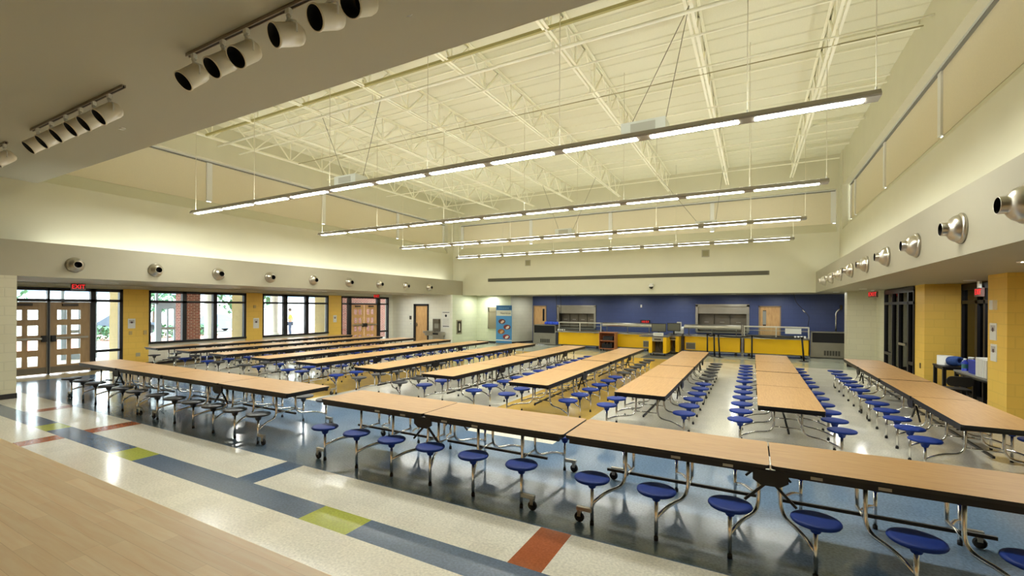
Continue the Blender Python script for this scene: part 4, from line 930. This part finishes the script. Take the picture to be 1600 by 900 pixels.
t = thing('white_crate', 'upright ribbed white box on the grey-topped table by the column', 'box', (4.05, 11.95, .74)); m = MB(); m.box(-.16, .16, -.24, .24, 0, .34); m.build('box', PAPER, t); m = MB()
for k in range(6): m.box(-.166, -.16, -.22 + k * .08, -.20 + k * .08, .01, .33)
m.build('ribs', WHITE, t)
t = thing('student_chair', 'black plastic chair with chrome legs pulled up to the grey-topped table', 'chair', (3.62, 12.3, 0)); m = MB(); m.prism(rrect(.42, .42, .08, 5), .43, .455); m.build('seat', BLACK, t)
for sx in (-.17, .17):
    for sy in (-.17, .17): m = MB(); m.tube([(sx * .8, sy * .8, .43), (sx * 1.2, sy * 1.2, 0)], .013, 8); m.build('leg', CHROME, t)
m = MB(); m.prism(rrect(.40, .2, .08, 5), -.012, .012, (Vector((1, 0, 0)), Vector((0, -.2, 1)), Vector((0, 1, .2))), (0, -.26, .62)); m.build('backrest', BLACK, t)

# ------------------------------------------------------------------ outside the street windows
m = MB(); m.box(-90, -18.3, -40, 90, -.25, -.05); struct(m.build('ground', [mat('pale_concrete', (196, 192, 182), .9, noise=(1.5, .05))]))
m = MB(); m.box(-36, -27.5, 2, 60, -.05, -.03); struct(m.build('path_paver', block('red_paver', (186, 128, 112), .22, .11, .008, rgb2=(170, 112, 98), rough=.9)))
m = MB(); m.box(-25.0, -18.35, -8, 40, 2.95, 3.1); m.box(-25.1, -24.9, -8, 40, 2.7, 3.1); struct(m.build('ceiling_canopy', mat('canopy_white', (226, 228, 230), .7)))
def brick_pillar(x0, x1, y0, y1, label, h=3.0):
    t = thing('brick_pillar', label, 'brick pillar', ((x0 + x1) / 2, (y0 + y1) / 2, -.05)); hx, hy = (x1 - x0) / 2, (y1 - y0) / 2
    m = MB(); m.box(-hx, hx, -hy, hy, 0, h); m.build('shaft', BRICK, t); m = MB(); m.box(-hx - .03, hx + .03, -hy - .03, hy + .03, 0, .12); m.build('plinth', mat('pale_concrete', (196, 192, 182), .9), t)
brick_pillar(-21.3, -20.7, 9.95, 10.6, 'red brick pillar outside the first street window')
brick_pillar(-21.4, -20.9, 18.3, 22.0, 'broad red brick pier outside the far street doors')
for x, y, lb in ((-24.5, 12.95, 'round pale concrete column outside the first street window'), (-24.5, 16.5, 'round pale concrete column outside the second street window')):
    t = thing('concrete_column', lb, 'column', (x, y, -.05)); m = MB(); m.lathe([(.2, 0), (.2, 2.98)], 20); m.build('shaft', mat('column_grey', (206, 202, 190), .8), t); m = MB(); m.lathe([(.3, 0), (.3, .5), (.2, .55)], 20); m.build('footing', mat('column_grey', (206, 202, 190), .8), t)
def out_door(x, y0, y1, z1, label):
    t = thing('outer_door', label, 'door', (x, (y0 + y1) / 2, -.05)); h = (y1 - y0) / 2; P = mat('pale_blue_aluminium', (168, 180, 192), .5)
    m = MB(); holes(m, 'x', -.03, .03, -h, h, 0, z1, [(-h + .14, -.03, .32, 1.0), (.03, h - .14, .32, 1.0), (-h + .14, -.03, 1.12, z1 - .22), (.03, h - .14, 1.12, z1 - .22)]); m.build('door_leaf', P, t)
    m = MB(); m.box(-.06, .06, -h - .09, -h, 0, 2.9); m.box(-.06, .06, h, h + .06, 0, 2.9); m.box(-.06, .06, -h - 1.2, h + .06, z1, z1 + .1); m.build('door_frame', P, t)
    m = MB(); m.bar((.08, -h + .1, 1.06), (.08, h - .1, 1.06), .05); m.build('push_bar', STAIN, t)
out_door(-23.0, 10.05, 10.8, 2.14, 'pale blue aluminium door with four lights outside the first street window')
out_door(-23.0, 7.0, 7.9, 2.14, 'pale blue aluminium door outside the sidelight of the street doors')
m = MB(); m.box(-23.05, -22.95, 18.3, 26, -.05, 2.9)
def tree(x, y, h, w, label, seed):
    rnd = random.Random(seed); t = thing('tree', label, 'tree', (x, y, -.05)); m = MB(); m.tube([(0, 0, 0), (.1, 0, h * .3), (0, .1, h * .6)], [.2, .16, .1], 8); m.build('trunk', mat('bark', (92, 74, 60), .9), t)
    m = MB()
    for k in range(900):
        a = rnd.uniform(0, 2 * PI); r = w * math.sqrt(rnd.random()); z = h * .25 + rnd.random() * h * .75; r *= math.sin(min(1, (z - h * .2) / (h * .8)) * PI * .9 + .15) ** .6
        c = Vector((r * math.cos(a), r * math.sin(a), z)); u = Vector((rnd.uniform(-1, 1), rnd.uniform(-1, 1), rnd.uniform(-1, 1))).normalized(); v = u.cross(Vector((0, 0, 1))).normalized(); s = rnd.uniform(.15, .32)
        m.quad(c - u * s, c + v * s * .5, c + u * s, c - v * s * .5)
    m.build('foliage', mat('leaf_green', (70, 112, 76), .8), t)
tree(-34, 20.5, 6, 2.2, 'green tree outside the second street window', 3); tree(-44, 19.0, 6, 2.4, 'green tree farther off outside the first street window', 5); tree(-40, 8.5, 6, 2.4, 'green tree beyond the street doors', 8)
for k, (x, y) in enumerate(((-33, 15.2), (-33.5, 17.3), (-33, 12.2))):
    m = MB(); rnd = random.Random(k)
    for q in range(260):
        a = rnd.uniform(0, 2 * PI); b_ = rnd.random(); c = Vector((.9 * math.cos(a) * b_ ** .5, .9 * math.sin(a) * b_ ** .5, rnd.random() * .8)); u = Vector((rnd.uniform(-1, 1), rnd.uniform(-1, 1), rnd.uniform(-1, 1))).normalized(); v = u.cross(Vector((0, 0, 1))).normalized(); m.quad(c - u * .16, c + v * .08, c + u * .16, c - v * .08)
    tag(m.build('shrub', mat('leaf_green', (70, 112, 76), .8), None, (x, y, -.05)), 'low green shrub on the paving outside the first street window, %s from the doors' % ORD[(1, 2, 0)[k]], 'shrub', 'low shrubs by the street')
t = thing('street_building', 'long pale building with a dark window band across the street', 'building', (-62, 20, -.05)); m = MB(); m.box(-3, 0, -45, 50, 0, 5.2); m.build('wall', mat('pale_building', (214, 216, 220), .8), t); m = MB(); m.box(0, .05, -44, 49, 3.2, 4.4); m.build('window_band', mat('blue_grey_band', (96, 116, 140), .3), t)
for k, (x, y) in enumerate(((-38.0, 20.4), (-40.5, 15.5))):
    t = thing('car', '%s parked car seen through the street windows' % ('grey-blue', 'dark')[k], 'car', (x, y, -.05), PI / 2); c = mat(('car_grey', 'car_dark')[k], ((118, 134, 150), (70, 80, 92))[k], .3)
    m = MB(); m.prism([(-2.1, .25), (2.1, .25), (2.15, .7), (1.2, .85), (.6, 1.4), (-1.0, 1.4), (-1.7, .9), (-2.1, .8)], -.85, .85, (Vector((1, 0, 0)), Vector((0, 0, 1)), Vector((0, -1, 0)))); m.build('body', c, t)
    for wx in (-1.35, 1.35):
        for wy in (-.8, .8): m = MB(); m.lathe([(0, -.1), (.32, -.1), (.32, .1), (0, .1)], 16, (wx, wy, .32), frame_axes((0, 1, 0))); m.build('wheel', RUBBER, t)
# person in a yellow shirt beyond the second street window
def skin(nm, pts, edges, rad, m_, parent):
    me = bpy.data.meshes.new(nm); me.from_pydata(pts, edges, []); o = put(me, nm, parent); me.materials.append(m_)
    sm = o.modifiers.new('skin', 'SKIN'); 
    for i, r in enumerate(rad): me.skin_vertices[0].data[i].radius = (r, r) if not isinstance(r, tuple) else r
    me.skin_vertices[0].data[0].use_root = True
    sm.use_smooth_shade = True; ss = o.modifiers.new('sub', 'SUBSURF'); ss.levels = 2; ss.render_levels = 2
    return o
t = thing('person', 'person in a yellow shirt and dark trousers standing outside the second street window', 'person', (-26.9, 19.25, -.05), -.6); t.scale = (1.12, 1.12, 1.05)
P = [(0, 0, .95), (0, 0, 1.18), (0, -.01, 1.40), (0, -.01, 1.52), (0, -.03, 1.62), (0, -.03, 1.74),
     (.19, 0, 1.40), (.27, -.06, 1.14), (.20, -.28, 1.06), (.17, -.36, 1.05), (-.19, 0, 1.40), (-.27, -.06, 1.14), (-.16, -.26, 1.02), (-.10, -.34, 1.0),
     (.1, 0, .88), (.12, -.02, .5), (.12, .03, .09), (.13, -.12, .04), (-.1, 0, .88), (-.13, -.03, .5), (-.16, .02, .09), (-.18, -.12, .04)]
E_ = [(0, 1), (1, 2), (2, 3), (3, 4), (4, 5), (2, 6), (6, 7), (7, 8), (8, 9), (2, 10), (10, 11), (11, 12), (12, 13), (0, 14), (14, 15), (15, 16), (16, 17), (0, 18), (18, 19), (19, 20), (20, 21)]
Rr = [.14, .13, .15, .055, .095, .085, .06, .045, .035, .04, .06, .045, .035, .04, .085, .06, .045, .04, .085, .06, .045, .04]
def skinmat(): return mat('skin_tone', (196, 150, 124), .6)
skin('body', P, E_, Rr, skinmat(), t)
skin('shirt', [P[i] for i in (0, 1, 2, 6, 7, 10, 11)], [(0, 1), (1, 2), (2, 3), (3, 4), (2, 5), (5, 6)], [.16, .155, .17, .08, .062, .08, .062], mat('yellow_shirt', (196, 170, 40), .8), t)
skin('trousers', [(0, 0, .97), (.1, 0, .88), (.12, -.02, .5), (.12, .03, .1), (-.1, 0, .88), (-.13, -.03, .5), (-.16, .02, .1)], [(0, 1), (1, 2), (2, 3), (0, 4), (4, 5), (5, 6)], [.155, .1, .075, .06, .1, .075, .06], mat('navy_trousers', (50, 60, 80), .8), t)
m = MB(); m.lathe([(0, .14), (.075, .10), (.105, .03), (.1, -.03), (.09, -.04)], 16, (0, -.02, 1.72)); m.build('hair', mat('dark_hair', (60, 48, 40), .8), t)
